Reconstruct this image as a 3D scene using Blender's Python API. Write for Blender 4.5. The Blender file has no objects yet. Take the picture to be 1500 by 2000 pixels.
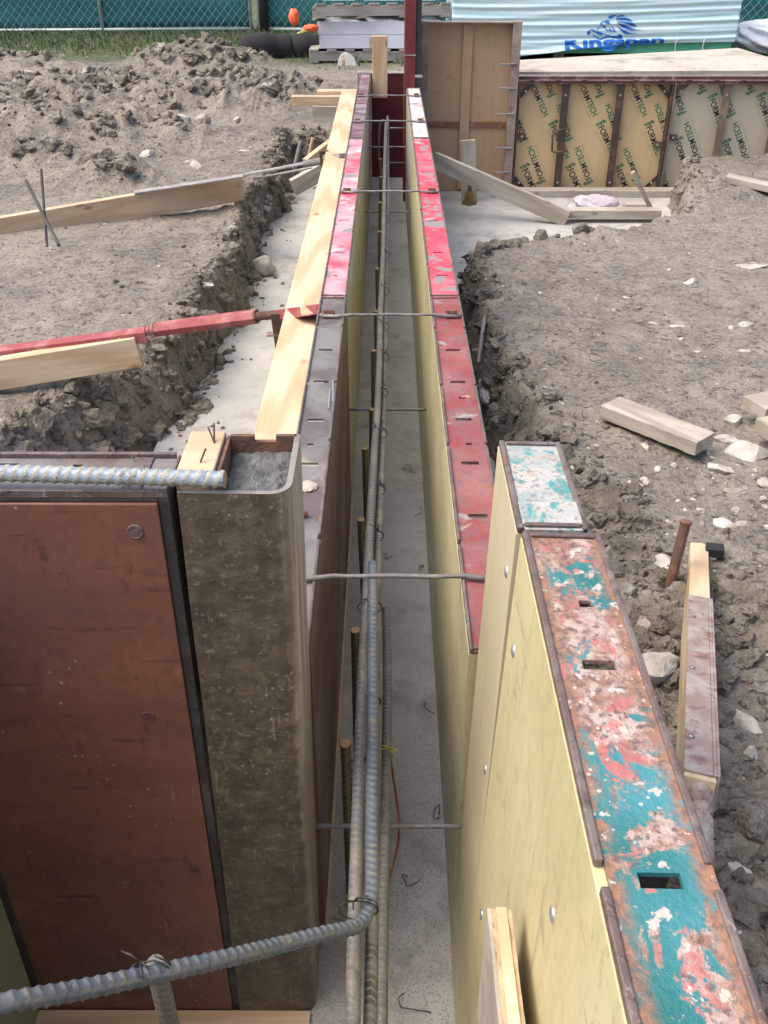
import bpy, bmesh, math, random
import numpy as np
from mathutils import Vector, Matrix
R = math.radians
random.seed(7); rng = np.random.default_rng(11)
C = bpy.context.scene.collection

# ------------------------------------------------------------------ camera
F = 1850.0; TH = math.atan(1163 / F); YAW = math.atan(7 / (F / math.cos(TH)))
CAM = Vector((0, 0, 1.398))
cd = bpy.data.cameras.new("camera"); cam = bpy.data.objects.new("camera", cd); C.objects.link(cam)
cam.location = CAM; cam.rotation_euler = (math.pi / 2 - TH, 0, YAW)
cd.sensor_fit = 'VERTICAL'; cd.sensor_height = 36; cd.lens = 36 * F / 2000
cd.clip_start = 0.02; cd.clip_end = 1000
bpy.context.scene.camera = cam
# ------------------------------------------------------------------ world, sun, exposure
ELEV, AZ = 60, -100      # overcast sky, brighter behind the camera to the left
w = bpy.data.worlds.new("World"); bpy.context.scene.world = w; w.use_nodes = True
nt = w.node_tree; bg = nt.nodes['Background']
sky = nt.nodes.new('ShaderNodeTexSky'); sky.sky_type = 'NISHITA'; sky.sun_disc = False
sky.sun_elevation = R(ELEV); sky.sun_rotation = R(AZ); sky.dust_density = 7; sky.air_density = 0.8; sky.ozone_density = 0.6
nt.links.new(sky.outputs[0], bg.inputs[0]); bg.inputs[1].default_value = 0.15
sl = bpy.data.lights.new("sun", 'SUN'); so = bpy.data.objects.new("sun", sl); C.objects.link(so)
sl.energy = 0.65; sl.angle = R(60); sl.color = (1, .985, .965)
d = Vector((math.sin(R(AZ)) * math.cos(R(ELEV)), math.cos(R(AZ)) * math.cos(R(ELEV)), math.sin(R(ELEV))))
so.rotation_euler = d.to_track_quat('Z', 'Y').to_euler()
vs = bpy.context.scene.view_settings
vs.view_transform = 'Standard'; vs.look = 'None'; vs.exposure = 1.0; vs.gamma = 1

# ------------------------------------------------------------------ measuring helper: a pixel of the photograph (1500 x 2000) to a point on a plane
def P(x, y, z=None, Y=None, X=None):
    u = (x - 750) / F; v = (y - 1000) / F
    fw = Vector((-math.sin(YAW) * math.cos(TH), math.cos(YAW) * math.cos(TH), -math.sin(TH)))
    r = Vector((math.cos(YAW), math.sin(YAW), 0)); up = r.cross(fw)
    dd = fw + u * r - v * up
    t = (z - CAM.z) / dd.z if z is not None else (Y / dd.y if Y is not None else X / dd.x)
    return CAM + t * dd

# ------------------------------------------------------------------ objects and tags
def tag(o, label=None, cat=None, group=None, kind=None):
    if label: o['label'] = label
    if cat: o['category'] = cat
    if group: o['group'] = group
    if kind: o['kind'] = kind
    return o
def thing(name, label, cat, loc=(0, 0, 0), group=None):
    o = bpy.data.objects.new(name, None); C.objects.link(o); o.location = loc
    o.empty_display_size = .05
    return tag(o, label, cat, group)
def world_of(o):
    m = o.matrix_basis.copy()
    return world_of(o.parent) @ o.matrix_parent_inverse @ m if o.parent else m
def attach(o, parent):
    o.parent = parent; o.matrix_parent_inverse = world_of(parent).inverted()
class MB:
    def __init__(s): s.v = []; s.f = []; s.m = []
    def add(s, vs_, fs, mi=0):
        n = len(s.v); s.v += [tuple(p) for p in vs_]
        s.f += [tuple(i + n for i in f) for f in fs]; s.m += [mi] * len(fs)
    def box(s, a, b, mi=0):
        x0, y0, z0 = a; x1, y1, z1 = b
        s.add([(x0, y0, z0), (x1, y0, z0), (x1, y1, z0), (x0, y1, z0), (x0, y0, z1), (x1, y0, z1), (x1, y1, z1), (x0, y1, z1)],
              [(0, 3, 2, 1), (4, 5, 6, 7), (0, 1, 5, 4), (1, 2, 6, 5), (2, 3, 7, 6), (3, 0, 4, 7)], mi)
    def prism(s, pts, z0, z1, mi=0):      # pts ccw in xy
        n = len(pts)
        s.add([(x, y, z0) for x, y in pts] + [(x, y, z1) for x, y in pts],
              [tuple(range(n - 1, -1, -1)), tuple(range(n, 2 * n))] + [(i, (i + 1) % n, n + (i + 1) % n, n + i) for i in range(n)], mi)
    def slab(s, quad, nrm, th, mi=0):     # quad of points extruded along nrm
        q = [Vector(p) for p in quad]; n = len(q); k = [p + Vector(nrm) * th for p in q]
        s.add(q + k, [tuple(range(n - 1, -1, -1)), tuple(range(n, 2 * n))] + [(i, (i + 1) % n, n + (i + 1) % n, n + i) for i in range(n)], mi)
    def tube(s, pts, r, n=8, mi=0, cap=True):
        pts = [Vector(p) for p in pts]; rs = r if isinstance(r, (list, tuple)) else [r] * len(pts)
        T = [(pts[min(i + 1, len(pts) - 1)] - pts[max(i - 1, 0)]).normalized() for i in range(len(pts))]
        a = Vector((0, 0, 1)) if abs(T[0].z) < .9 else Vector((1, 0, 0)); u = T[0].cross(a).normalized()
        vs_ = []
        for p, t, q in zip(pts, T, rs):
            u = (u - t * u.dot(t)).normalized(); b = t.cross(u)
            vs_ += [p + (u * math.cos(2 * math.pi * k / n) + b * math.sin(2 * math.pi * k / n)) * q for k in range(n)]
        fs = [(i * n + k, i * n + (k + 1) % n, (i + 1) * n + (k + 1) % n, (i + 1) * n + k) for i in range(len(pts) - 1) for k in range(n)]
        if cap: fs += [tuple(range(n - 1, -1, -1)), tuple(range((len(pts) - 1) * n, len(pts) * n))]
        s.add(vs_, fs, mi)
    def build(s, name, mats, parent=None, bevel=0, smooth=False, matrix=None):
        me = bpy.data.meshes.new(name); me.from_pydata(s.v, [], s.f)
        if not isinstance(mats, (list, tuple)): mats = [mats]
        for m in mats: me.materials.append(m)
        me.polygons.foreach_set('material_index', s.m)
        if smooth: me.polygons.foreach_set('use_smooth', [True] * len(s.f))
        me.update()
        o = bpy.data.objects.new(name, me); C.objects.link(o)
        if matrix is not None: o.matrix_basis = matrix
        if parent: attach(o, parent)
        if bevel:
            b = o.modifiers.new('bevel', 'BEVEL'); b.width = bevel; b.segments = 2; b.limit_method = 'ANGLE'; b.angle_limit = R(40)
        return o
def np_mesh(name, v, f, mats, parent=None, smooth=True, mi=None):
    me = bpy.data.meshes.new(name)
    v = np.asarray(v, np.float32); f = np.asarray(f, np.int32); k = f.shape[1]
    me.vertices.add(len(v)); me.vertices.foreach_set('co', v.ravel())
    me.loops.add(f.size); me.loops.foreach_set('vertex_index', f.ravel())
    me.polygons.add(len(f)); me.polygons.foreach_set('loop_start', np.arange(0, f.size, k, dtype=np.int32))
    me.update(calc_edges=True); me.validate()
    if not isinstance(mats, (list, tuple)): mats = [mats]
    for m in mats: me.materials.append(m)
    if mi is not None: me.polygons.foreach_set('material_index', np.asarray(mi, np.int32))
    me.polygons.foreach_set('use_smooth', [bool(smooth)] * len(me.polygons))
    o = bpy.data.objects.new(name, me); C.objects.link(o)
    if parent: attach(o, parent)
    return o
def frame(a, b, up=(0, 0, 1)):            # local X runs from a to b, local Z towards up
    a, b = Vector(a), Vector(b); x = (b - a).normalized(); y = Vector(up).cross(x).normalized(); z = x.cross(y)
    m = Matrix((x, y, z)).transposed().to_4x4(); m.translation = a
    return m, (b - a).length
def beam(name, a, b, wd, ht, mat, parent=None, up=(0, 0, 1), bevel=.002, rough=0):
    m, L = frame(a, b, up); mb = MB()
    if rough:
        n = 14; vs_ = []
        for i in range(n + 1):
            for (sy, sz) in ((-1, -1), (1, -1), (1, 1), (-1, 1)):
                vs_.append((L * i / n, sy * wd / 2 + random.uniform(-rough, rough), sz * ht / 2 + random.uniform(-rough, rough)))
        fs = [(4 * i + k, 4 * i + (k + 1) % 4, 4 * i + 4 + (k + 1) % 4, 4 * i + 4 + k) for i in range(n) for k in range(4)]
        fs = [tuple(reversed(f)) for f in fs]
        fs = [(f[0], f[3], f[2], f[1]) for f in fs]
        mb.add(vs_, [tuple(reversed(f)) for f in fs] + [(0, 1, 2, 3), (4 * n + 3, 4 * n + 2, 4 * n + 1, 4 * n)])
    else:
        mb.box((0, -wd / 2, -ht / 2), (L, wd / 2, ht / 2))
    return mb.build(name, mat, parent, bevel=bevel, matrix=m)

# ------------------------------------------------------------------ materials
class Mat:
    def __init__(s, name, rnd=False):
        s.m = bpy.data.materials.new(name); s.m.use_nodes = True; s.t = s.m.node_tree; s.b = s.t.nodes['Principled BSDF']
        s.co = s.t.nodes.new('ShaderNodeTexCoord').outputs['Object']
        if rnd:
            oi = s.t.nodes.new('ShaderNodeObjectInfo'); mu = s.t.nodes.new('ShaderNodeMath'); mu.operation = 'MULTIPLY'
            s.t.links.new(oi.outputs['Random'], mu.inputs[0]); mu.inputs[1].default_value = 37.0
            ad = s.t.nodes.new('ShaderNodeVectorMath'); ad.operation = 'ADD'
            s.t.links.new(s.co, ad.inputs[0]); s.t.links.new(mu.outputs[0], ad.inputs[1]); s.co = ad.outputs[0]
    def L(s, a, b): s.t.links.new(a, b)
    def inp(s, sock, v):
        if v is None: return
        if isinstance(v, bpy.types.NodeSocket): s.L(v, sock)
        elif isinstance(v, (tuple, list)) and len(v) == 3 and sock.type == 'RGBA': sock.default_value = (*v, 1)
        else: sock.default_value = v
    def vec(s, scale=(1, 1, 1), rot=(0, 0, 0), loc=(0, 0, 0), v=None):
        n = s.t.nodes.new('ShaderNodeMapping'); s.L(v or s.co, n.inputs[0])
        n.inputs[1].default_value = loc; n.inputs[2].default_value = rot; n.inputs[3].default_value = scale
        return n.outputs[0]
    def noise(s, scale, detail=4, rough=.55, v=None, dist=0, seed=0):
        n = s.t.nodes.new('ShaderNodeTexNoise'); n.noise_dimensions = '4D'; n.inputs['W'].default_value = seed
        s.L(v or s.co, n.inputs['Vector']); n.inputs['Scale'].default_value = scale; n.inputs['Detail'].default_value = detail
        n.inputs['Roughness'].default_value = rough; n.inputs['Distortion'].default_value = dist
        return n.outputs['Fac']
    def vor(s, scale, v=None, feat='F1', rnd=1):
        n = s.t.nodes.new('ShaderNodeTexVoronoi'); n.feature = feat; s.L(v or s.co, n.inputs['Vector'])
        n.inputs['Scale'].default_value = scale; n.inputs['Randomness'].default_value = rnd
        return n.outputs['Distance']
    def wave(s, scale, dist, v=None, detail=2, ds=1):
        n = s.t.nodes.new('ShaderNodeTexWave'); s.L(v or s.co, n.inputs['Vector']); n.inputs['Scale'].default_value = scale
        n.inputs['Distortion'].default_value = dist; n.inputs['Detail'].default_value = detail; n.inputs['Detail Scale'].default_value = ds
        return n.outputs['Fac']
    def ramp(s, fac, stops, interp='LINEAR'):
        n = s.t.nodes.new('ShaderNodeValToRGB'); s.inp(n.inputs[0], fac); cr = n.color_ramp; cr.interpolation = interp
        while len(cr.elements) < len(stops): cr.elements.new(.5)
        for e, (p, c) in zip(cr.elements, stops):
            e.position = p; e.color = (*c, 1) if isinstance(c, tuple) else (c, c, c, 1)
        return n.outputs[0]
    def mask(s, fac, a, b): return s.ramp(fac, [(a, 0.0), (b, 1.0)])
    def mix(s, fac, a, b, mode='MIX'):
        n = s.t.nodes.new('ShaderNodeMix'); n.data_type = 'RGBA'; n.blend_type = mode
        s.inp(n.inputs[0], fac); s.inp(n.inputs[6], a); s.inp(n.inputs[7], b); return n.outputs[2]
    def math(s, op, a, b=0.0, c=None):
        n = s.t.nodes.new('ShaderNodeMath'); n.operation = op; s.inp(n.inputs[0], a); s.inp(n.inputs[1], b)
        if c is not None: s.inp(n.inputs[2], c)
        return n.outputs[0]
    def xyz(s):
        n = s.t.nodes.new('ShaderNodeSeparateXYZ'); s.L(s.co, n.inputs[0]); return n.outputs
    def bump(s, h, strength=.3, dist=.002, normal=None):
        n = s.t.nodes.new('ShaderNodeBump'); s.L(h, n.inputs['Height']); n.inputs['Strength'].default_value = strength
        n.inputs['Distance'].default_value = dist
        if normal: s.L(normal, n.inputs['Normal'])
        return n.outputs[0]
    def splat(s, col, c=(.50, .48, .44), scale=60, size=.16, amount=.55, op=.85):
        d_ = s.vor(scale); g = s.mask(s.noise(7, 4, .6, seed=31), amount, amount + .08); d2 = s.math('SUBTRACT', size, d_); k = s.mask(s.math('MULTIPLY', d2, 12), .05, .5)
        return s.mix(s.math('MULTIPLY', s.math('MULTIPLY', k, g), op), col, c)
    def scratch(s, col, c, st=(1, 60, 60), rot=(0, 0, 0), op=.5, lo=.66, seed=41):
        return s.mix(s.math('MULTIPLY', s.mask(s.noise(3, 2, .5, v=s.vec(st, rot), seed=seed), lo, lo + .02), op), col, c)
    def done(s, col, rough=.7, metal=0, normal=None, spec=None, **k):
        s.inp(s.b.inputs['Base Color'], col); s.inp(s.b.inputs['Roughness'], rough); s.inp(s.b.inputs['Metallic'], metal)
        if normal: s.L(normal, s.b.inputs['Normal'])
        if spec is not None: s.b.inputs['Specular IOR Level'].default_value = spec
        return s.m

def m_soil(name='soil', lift=1.0):
    m = Mat(name)
    a = m.noise(1.1, 5, .6); b = m.noise(9, 6, .65, seed=2); c = m.noise(60, 5, .7, seed=3)
    k = lambda t: tuple(min(1, q * lift) for q in t)
    col = m.ramp(b, [(.28, k((.085, .075, .06))), (.5, k((.178, .156, .124))), (.72, k((.285, .265, .225)))])
    col = m.mix(m.math('MULTIPLY', m.mask(a, .44, .62), .75), col, k((.235, .213, .172)))
    col = m.mix(m.math('MULTIPLY', m.mask(m.noise(2.3, 5, .65, seed=8), .50, .62), .8), col, k((.10, .09, .074)))
    # small dark pits and pale flecks in the mud
    pit = m.mask(m.noise(26, 4, .65, v=m.vec((1, 1.5, 1)), dist=1.6, seed=5), .575, .64)
    col = m.mix(m.math('MULTIPLY', pit, .8), col, k((.085, .072, .058)))
    gr = m.mask(m.noise(75, 3, .7, seed=15), .42, .66); col = m.mix(m.math('MULTIPLY', gr, .45), col, k((.36, .335, .295)))
    fl = m.mask(m.noise(46, 2, .5, seed=6), .70, .745)
    col = m.mix(fl, col, k((.52, .49, .44)))
    # turf stain far back near the fence
    y = m.xyz()[1]; far = m.mask(m.math('MULTIPLY', y, .1), .93, 1.02)
    col = m.mix(m.math('MULTIPLY', far, m.mask(b, .4, .5)), col, (.06, .085, .03))
    h = m.math('ADD', m.math('MULTIPLY', b, 1.4), m.math('ADD', m.math('MULTIPLY', c, .6), m.math('MULTIPLY', pit, -.5)))
    n1 = m.bump(h, .85, .022)
    rg = m.ramp(m.noise(4, 4, .6, seed=9), [(.35, .5), (.6, .85)])
    return m.done(col, rg, 0, n1, spec=.35)
def m_clod():
    m = Mat('soil_clods')
    b = m.noise(14, 5, .65); c = m.noise(90, 4, .7, seed=4); a = m.noise(5, 2, .5, seed=1)
    col = m.ramp(b, [(.3, (.095, .083, .066)), (.5, (.19, .17, .138)), (.72, (.34, .315, .27))])
    col = m.mix(m.mask(a, .60, .70), col, (.38, .365, .33))
    return m.done(col, .85, 0, m.bump(m.math('ADD', b, m.math('MULTIPLY', c, .6)), 1, .022), spec=.2)
def m_rock():
    m = Mat('limestone', True)
    b = m.noise(16, 5, .6); c = m.noise(110, 4, .7)
    col = m.ramp(b, [(.3, (.27, .25, .21)), (.52, (.46, .44, .40)), (.75, (.60, .58, .54))])
    col = m.mix(m.math('MULTIPLY', m.mask(m.noise(11, 5, .65, seed=3), .45, .58), .75), col, (.25, .22, .175))
    return m.done(col, .8, 0, m.bump(m.math('ADD', b, m.math('MULTIPLY', c, .5)), .6, .01))
def m_concrete(name, lo, hi, speck=.6, rough=.85):
    m = Mat(name)
    a = m.noise(2.2, 5, .6); b = m.noise(18, 5, .65, seed=2); v = m.noise(250, 2, .55, dist=1.0, seed=4)
    col = m.mix(m.mask(a, .35, .7), lo, hi)
    col = m.mix(m.math('MULTIPLY', m.mask(b, .5, .75), .5), col, tuple(q * .62 for q in lo))
    y = m.xyz()[1]; near = m.mask(m.math('SUBTRACT', 1.0, m.math('MULTIPLY', y, .4)), .30, .52)   # the surface skin is worn off here and the paste is pitted
    pit = m.math('MULTIPLY', m.mask(v, .55, .60), m.math('ADD', m.math('MULTIPLY', near, speck * .6), .10))
    col = m.mix(pit, col, (.12, .115, .11))
    sc = m.mask(m.noise(5, 7, .7, seed=9), .52, .66); col = m.mix(m.math('MULTIPLY', sc, .7), col, (.19, .165, .135))
    h = m.math('ADD', m.math('MULTIPLY', b, .6), m.math('MULTIPLY', pit, -1.0))
    return m.done(col, rough, 0, m.bump(h, .5, .003), spec=.3)
def m_wood(name, lo, hi, ring=1.0, weather=0, rough=.7):
    m = Mat(name, True)
    w1 = m.wave(2.6, 9, v=m.vec((.22, 5.0, 7.0)), detail=2, ds=.7)
    g = m.noise(9, 5, .6, v=m.vec((.6, 18, 22)))
    col = m.mix(m.math('MULTIPLY', m.mask(w1, .35, .95), .75 * ring), hi, lo)
    col = m.mix(m.math('MULTIPLY', m.mask(g, .45, .75), .45), col, tuple(q * .75 for q in lo))
    kn = m.vor(3.6, v=m.vec((1.6, 3.6, 3.6))); col = m.mix(m.math('MULTIPLY', m.mask(m.math('SUBTRACT', 1.0, kn), .84, .93), .75), col, tuple(q * v for q, v in zip(lo, (.55, .42, .3))))
    col = m.splat(col, (.22, .19, .15), 38, .12, .5, .6)
    if weather: col = m.mix(m.math('MULTIPLY', m.mask(m.noise(5, 6, .65, seed=5), .42, .62), weather), col, (.30, .275, .235))
    col = m.mix(m.math('MULTIPLY', m.mask(m.noise(24, 4, .6, seed=7), .60, .72), .4), col, (.28, .22, .15))
    return m.done(col, rough, 0, m.bump(m.math('ADD', g, m.math('MULTIPLY', w1, .3)), .25, .0015), spec=.25)
def m_paint(name, paint, layers, rough=.5, sc=1.0, bumpd=.002, stretch=(1, 1, 1)):
    """old painted steel: base colour and a list of (colour, noise scale, lo, hi, seed, opacity) wear layers"""
    m = Mat(name); col = paint; v = m.vec(stretch); hh = m.noise(55 * sc, 5, .65, v=v)
    for (c, s, lo, hi, seed, op) in layers:
        k = m.mask(m.noise(s * sc, 6, .62, v=v, dist=.5, seed=seed), lo, hi)
        if op < 1: k = m.math('MULTIPLY', k, op)
        col = m.mix(k, col, c)
        hh = m.math('ADD', hh, m.math('MULTIPLY', k, .7))
    col = m.mix(m.math('MULTIPLY', m.mask(m.noise(140, 3, .6, seed=11), .5, .7), .25), col, (.12, .10, .09))
    return m.done(col, m.ramp(m.noise(20, 4, .6, seed=12), [(.35, rough * .7), (.65, min(1, rough * 1.3))]), 0, m.bump(hh, .55, bumpd))
def m_ply(name, base, streak, stain, axis='y', gloss=.35, stainop=.35, scr=.5, dark=None, marks=None):
    m = Mat(name)
    st = {'y': (30, 1.4, 6), 'z': (30, 30, 1.2), 'x': (1.4, 30, 6)}[axis]
    g = m.noise(3, 5, .6, v=m.vec(st)); b = m.noise(3.4, 5, .6, seed=3)
    col = m.mix(m.math('MULTIPLY', m.mask(g, .38, .72), .8), base, streak)
    col = m.mix(m.math('MULTIPLY', m.mask(b, .45, .7), stainop), col, stain)
    s2 = m.mask(m.noise(7, 3, .5, v=m.vec(tuple(q * .55 for q in st)), seed=8), .66, .70)
    col = m.mix(m.math('MULTIPLY', s2, scr), col, tuple(q * .45 for q in stain))
    if dark: col = m.mix(m.math('MULTIPLY', m.mask(m.noise(11, 6, .7, seed=14), .56, .7), .7), col, dark)
    if marks:
        col = m.splat(col, (.42, .40, .35), 70, .17, .54, .7); col = m.scratch(col, stain if name.startswith('y') or name.startswith('cl') else (.30, .17, .14), (70, 70, 6), (.0, .4, 0), .5, .68, 43); col = m.scratch(col, marks, (5, 5, 70), (.2, .3, 0), .5, .69, 44)
        col = m.mix(m.math('MULTIPLY', m.mask(m.noise(16, 6, .7, v=m.vec((1.6, 1, .8)), seed=21), .585, .66), .7), col, marks)
        col = m.mix(m.math('MULTIPLY', m.mask(m.noise(60, 3, .7, seed=22), .5, .7), .3), col, marks)
        col = m.mix(m.math('MULTIPLY', m.mask(m.noise(7, 5, .65, v=m.vec((1, 1, 7)), seed=23), .62, .70), .55), col, marks)
    return m.done(col, m.ramp(b, [(.4, gloss), (.65, gloss + .3)]), 0, m.bump(g, .12, .001))
def m_flat(name, c, rough=.6, metal=0, var=.25, sc=12, bs=.2, bd=.002):
    m = Mat(name); a = m.noise(sc, 5, .6)
    col = m.mix(m.mask(a, .3, .7), tuple(q * (1 - var) for q in c), tuple(min(1, q * (1 + var)) for q in c))
    return m.done(col, rough, metal, m.bump(m.noise(sc * 6, 4, .6), bs, bd))

GREY = (.23, .22, .215); RUST = (.33, .135, .06); BROWN = (.10, .062, .052); CEM = (.60, .58, .54)
M = {}
M['soil'] = m_soil(); M['clod'] = m_clod(); M['rock'] = m_rock()
M['concrete'] = m_concrete('footing_concrete', (.32, .32, .305), (.48, .475, .445))
M['pine'] = m_wood('fresh_pine', (.45, .31, .18), (.60, .49, .345), ring=.95)
M['pine_worn'] = m_wood('worn_pine', (.44, .30, .175), (.58, .44, .30), ring=.8, weather=.25)
M['grey_wood'] = m_wood('weathered_wood', (.27, .235, .19), (.44, .405, .35), weather=.5)
M['steel_top'] = m_paint('scuffed_dark_steel', (.105, .088, .078), [((.19, .185, .175), 9, .43, .58, 1, .9), ((.15, .075, .06), 7, .56, .66, 2, .7), ((.36, .35, .33), 11, .6, .68, 3, .8), ((.36, .31, .2), 16, .64, .7, 4, .6)], .42)
M['red_bright'] = m_paint('chipped_bright_red_paint', (.66, .05, .085), [((.62, .20, .22), 3.5, .5, .68, 8, .8), ((.24, .22, .22), 17, .545, .57, 1, 1), ((.62, .52, .50), 9, .60, .64, 2, .8), ((.10, .05, .05), 28, .64, .67, 3, .9)], .45)
M['red_pale'] = m_paint('cement_smeared_red_paint', (.78, .055, .10), [((.72, .38, .42), 4, .44, .58, 5, .85), ((.24, .22, .22), 17, .55, .575, 1, 1), ((.64, .60, .58), 7, .56, .64, 2, .9), ((.10, .05, .05), 28, .64, .67, 3, .9)], .45)
M['red_dull'] = m_paint('worn_dull_red_paint', (.24, .045, .045), [((.20, .095, .09), 9, .46, .60, 1, .8), ((.30, .135, .125), 5, .46, .62, 6, .7), ((.16, .10, .10), 45, .52, .6, 7, .6), ((.30, .29, .28), 13, .62, .67, 2, .9), ((.62, .5, .36), 22, .68, .71, 3, .9)], .5)
M['maroon_top'] = m_paint('dark_maroon_steel', (.15, .075, .09), [((.27, .24, .26), 7, .46, .6, 1, .8), ((.42, .06, .08), 12, .6, .66, 2, .8), ((.08, .06, .06), 24, .6, .66, 3, .8)], .5)
M['white_top'] = m_paint('cement_crusted_steel', (.52, .50, .48), [((.36, .24, .22), 6, .5, .64, 1, .7), ((.44, .12, .12), 9, .62, .67, 2, .8), ((.12, .09, .09), 20, .6, .66, 3, .8)], .75)
M['teal'] = None
def m_teal(name, far=False):
    m = Mat(name); y = m.xyz()[1]
    n1 = m.noise(14, 9, .72, dist=.9, seed=1); n2 = m.noise(60, 6, .65, seed=2); n3 = m.noise(34, 6, .62, dist=.8, seed=3); n4 = m.noise(170, 4, .6, seed=4)
    if far:
        col = m.mix(m.mask(n1, .44, .56), (.42, .42, .39), (.28, .34, .335))
        col = m.mix(m.mask(n3, .55, .60), col, (.07, .27, .27))
        col = m.mix(m.math('MULTIPLY', m.mask(n2, .54, .64), .7), col, (.44, .33, .26))
        col = m.mix(m.math('MULTIPLY', m.mask(n4, .54, .62), .7), col, (.2, .16, .15))
    else:
        rust = m.mix(m.mask(n2, .44, .58), (.26, .145, .105), (.42, .34, .30))
        rust = m.mix(m.mask(n4, .5, .62), rust, (.14, .09, .08))
        rust = m.mix(m.math('MULTIPLY', m.mask(n3, .53, .60), .75), rust, (.42, .13, .125))
        teal = m.mix(m.mask(m.math('ADD', m.noise(5, 3, .5, seed=7), m.math('MULTIPLY', m.math('SUBTRACT', y, .4), .5)), .45, .65), (.012, .125, .12), (.06, .24, .28))
        # teal survives better towards the near end of the strip
        bias = m.math('MINIMUM', m.math('MULTIPLY', m.math('SUBTRACT', .54, y), .9), .07)
        bias = m.math('MAXIMUM', bias, m.math('SUBTRACT', m.math('MULTIPLY', m.mask(y, .59, .63), .10), .09))
        k = m.mask(m.math('ADD', n1, bias), .53, .545)
        col = m.mix(k, rust, teal)
        x = m.xyz()[0]; edge = m.mask(m.math('ABSOLUTE', m.math('SUBTRACT', x, .1365)), .019, .027)
        edge = m.math('MULTIPLY', edge, m.mask(n2, .38, .5))
        col = m.mix(edge, col, m.mix(m.mask(n4, .45, .6), (.29, .15, .09), (.17, .11, .09)))
        col = m.mix(m.mask(m.noise(75, 4, .6, seed=9), .60, .63), col, (.46, .41, .37))
        col = m.splat(col, (.52, .50, .45), 120, .2, .5, .8)
        col = m.mix(m.math('MULTIPLY', m.mask(m.noise(22, 7, .7, seed=19), .56, .60), .75), col, m.mix(m.mask(n4, .45, .6), (.36, .25, .20), (.17, .12, .10)))
        col = m.mix(m.mask(m.noise(34, 5, .6, seed=10), .61, .63), col, (.40, .145, .135))
    h = m.math('ADD', m.math('MULTIPLY', n4, .7), m.math('ADD', n2, m.math('MULTIPLY', n1, -.8)))
    return m.done(col, .42, 0, m.bump(h, .7, .003))
M['teal'] = m_teal('peeling_teal_paint'); M['teal_white'] = m_teal('whitish_teal_paint', True)
M['lip'] = m_paint('edge_steel', (.115, .082, .074), [((.20, .175, .165), 22, .44, .64, 1, .8), ((.20, .10, .065), 30, .54, .66, 2, .6), ((.06, .045, .045), 60, .53, .64, 3, .6), ((.38, .35, .35), 90, .62, .68, 4, .6)], .4, bumpd=.0025)
M['dark_steel'] = m_paint('dark_steel', (.035, .033, .034), [((.09, .085, .08), 12, .5, .64, 1, .8), ((.10, .06, .045), 9, .58, .68, 2, .6)], .6)
M['gasket'] = m_flat('black_seal', (.018, .018, .018), .8)
M['post'] = m_paint('mottled_corner_post', (.135, .12, .082), [((.21, .19, .13), 9, .45, .62, 1, .7), ((.065, .042, .045), 10, .54, .62, 2, .85), ((.10, .06, .048), 24, .60, .68, 3, .8), ((.33, .30, .22), 70, .66, .72, 4, .5)], .5, bumpd=.003)
def m_post():
    m = Mat('mottled_corner_post_paint'); a = m.noise(44, 7, .72, dist=.4, seed=1); b = m.noise(19, 8, .72, v=m.vec((1, 1, .6)), seed=2); c = m.noise(110, 4, .65, seed=3)
    col = m.mix(m.mask(a, .42, .6), (.075, .062, .043), (.135, .113, .078))
    col = m.mix(m.math('MULTIPLY', m.mask(b, .52, .66), .8), col, (.062, .042, .036))
    col = m.mix(m.math('MULTIPLY', m.mask(c, .58, .66), .5), col, (.30, .27, .20))
    col = m.mix(m.math('MULTIPLY', m.mask(m.noise(30, 4, .6, v=m.vec((1, 1, .05)), seed=5), .56, .68), .4), col, (.17, .145, .105))
    col = m.scratch(col, (.26, .24, .19), (60, 60, 5), (0, .5, 0), .6, .69); col = m.splat(col, (.33, .31, .26), 90, .2, .52, .7)
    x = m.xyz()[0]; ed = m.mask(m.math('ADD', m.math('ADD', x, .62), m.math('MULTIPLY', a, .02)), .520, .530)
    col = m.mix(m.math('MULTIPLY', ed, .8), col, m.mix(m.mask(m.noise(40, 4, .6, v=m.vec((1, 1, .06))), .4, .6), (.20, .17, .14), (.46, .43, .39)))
    return m.done(col, .45, 0, m.bump(m.math('ADD', a, c), .6, .003))
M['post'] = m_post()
M['post_edge'] = m_paint('rubbed_steel', (.25, .225, .21), [((.17, .14, .15), 24, .5, .6, 1, .8)], .4)
M['crust'] = (lambda m: m.done(m.ramp(m.noise(30, 5, .65), [(.3, (.055, .062, .06)), (.55, (.16, .17, .165)), (.75, (.33, .35, .36))]), .35, 0, m.bump(m.noise(60, 5, .7, dist=1.2), 1, .012)))(Mat('hardened_grout'))
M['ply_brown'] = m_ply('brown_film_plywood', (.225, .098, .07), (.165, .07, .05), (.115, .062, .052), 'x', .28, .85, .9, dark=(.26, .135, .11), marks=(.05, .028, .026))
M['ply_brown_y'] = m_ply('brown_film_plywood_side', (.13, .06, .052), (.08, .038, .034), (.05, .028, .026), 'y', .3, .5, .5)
M['ply_yellow'] = m_ply('yellow_film_plywood', (.50, .47, .275), (.40, .37, .20), (.42, .41, .30), 'y', .3, .5, .55, marks=(.30, .22, .13))
M['ply_yellow_new'] = m_ply('clean_yellow_plywood', (.57, .52, .29), (.49, .44, .225), (.50, .475, .34), 'z', .35, .4, .5, marks=(.30, .22, .13))
M['ply_cream'] = m_ply('cream_film_plywood', (.55, .50, .32), (.44, .39, .24), (.42, .39, .30), 'z', .35, .6, .5)
M['ply_green'] = m_ply('pale_green_plywood', (.26, .28, .20), (.22, .24, .17), (.3, .3, .24), 'y', .35, .4, .2)
M['ply_pale'] = m_ply('pale_plywood_grey', (.38, .38, .30), (.33, .33, .26), (.28, .28, .25), 'y', .4, .5, .3)
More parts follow.
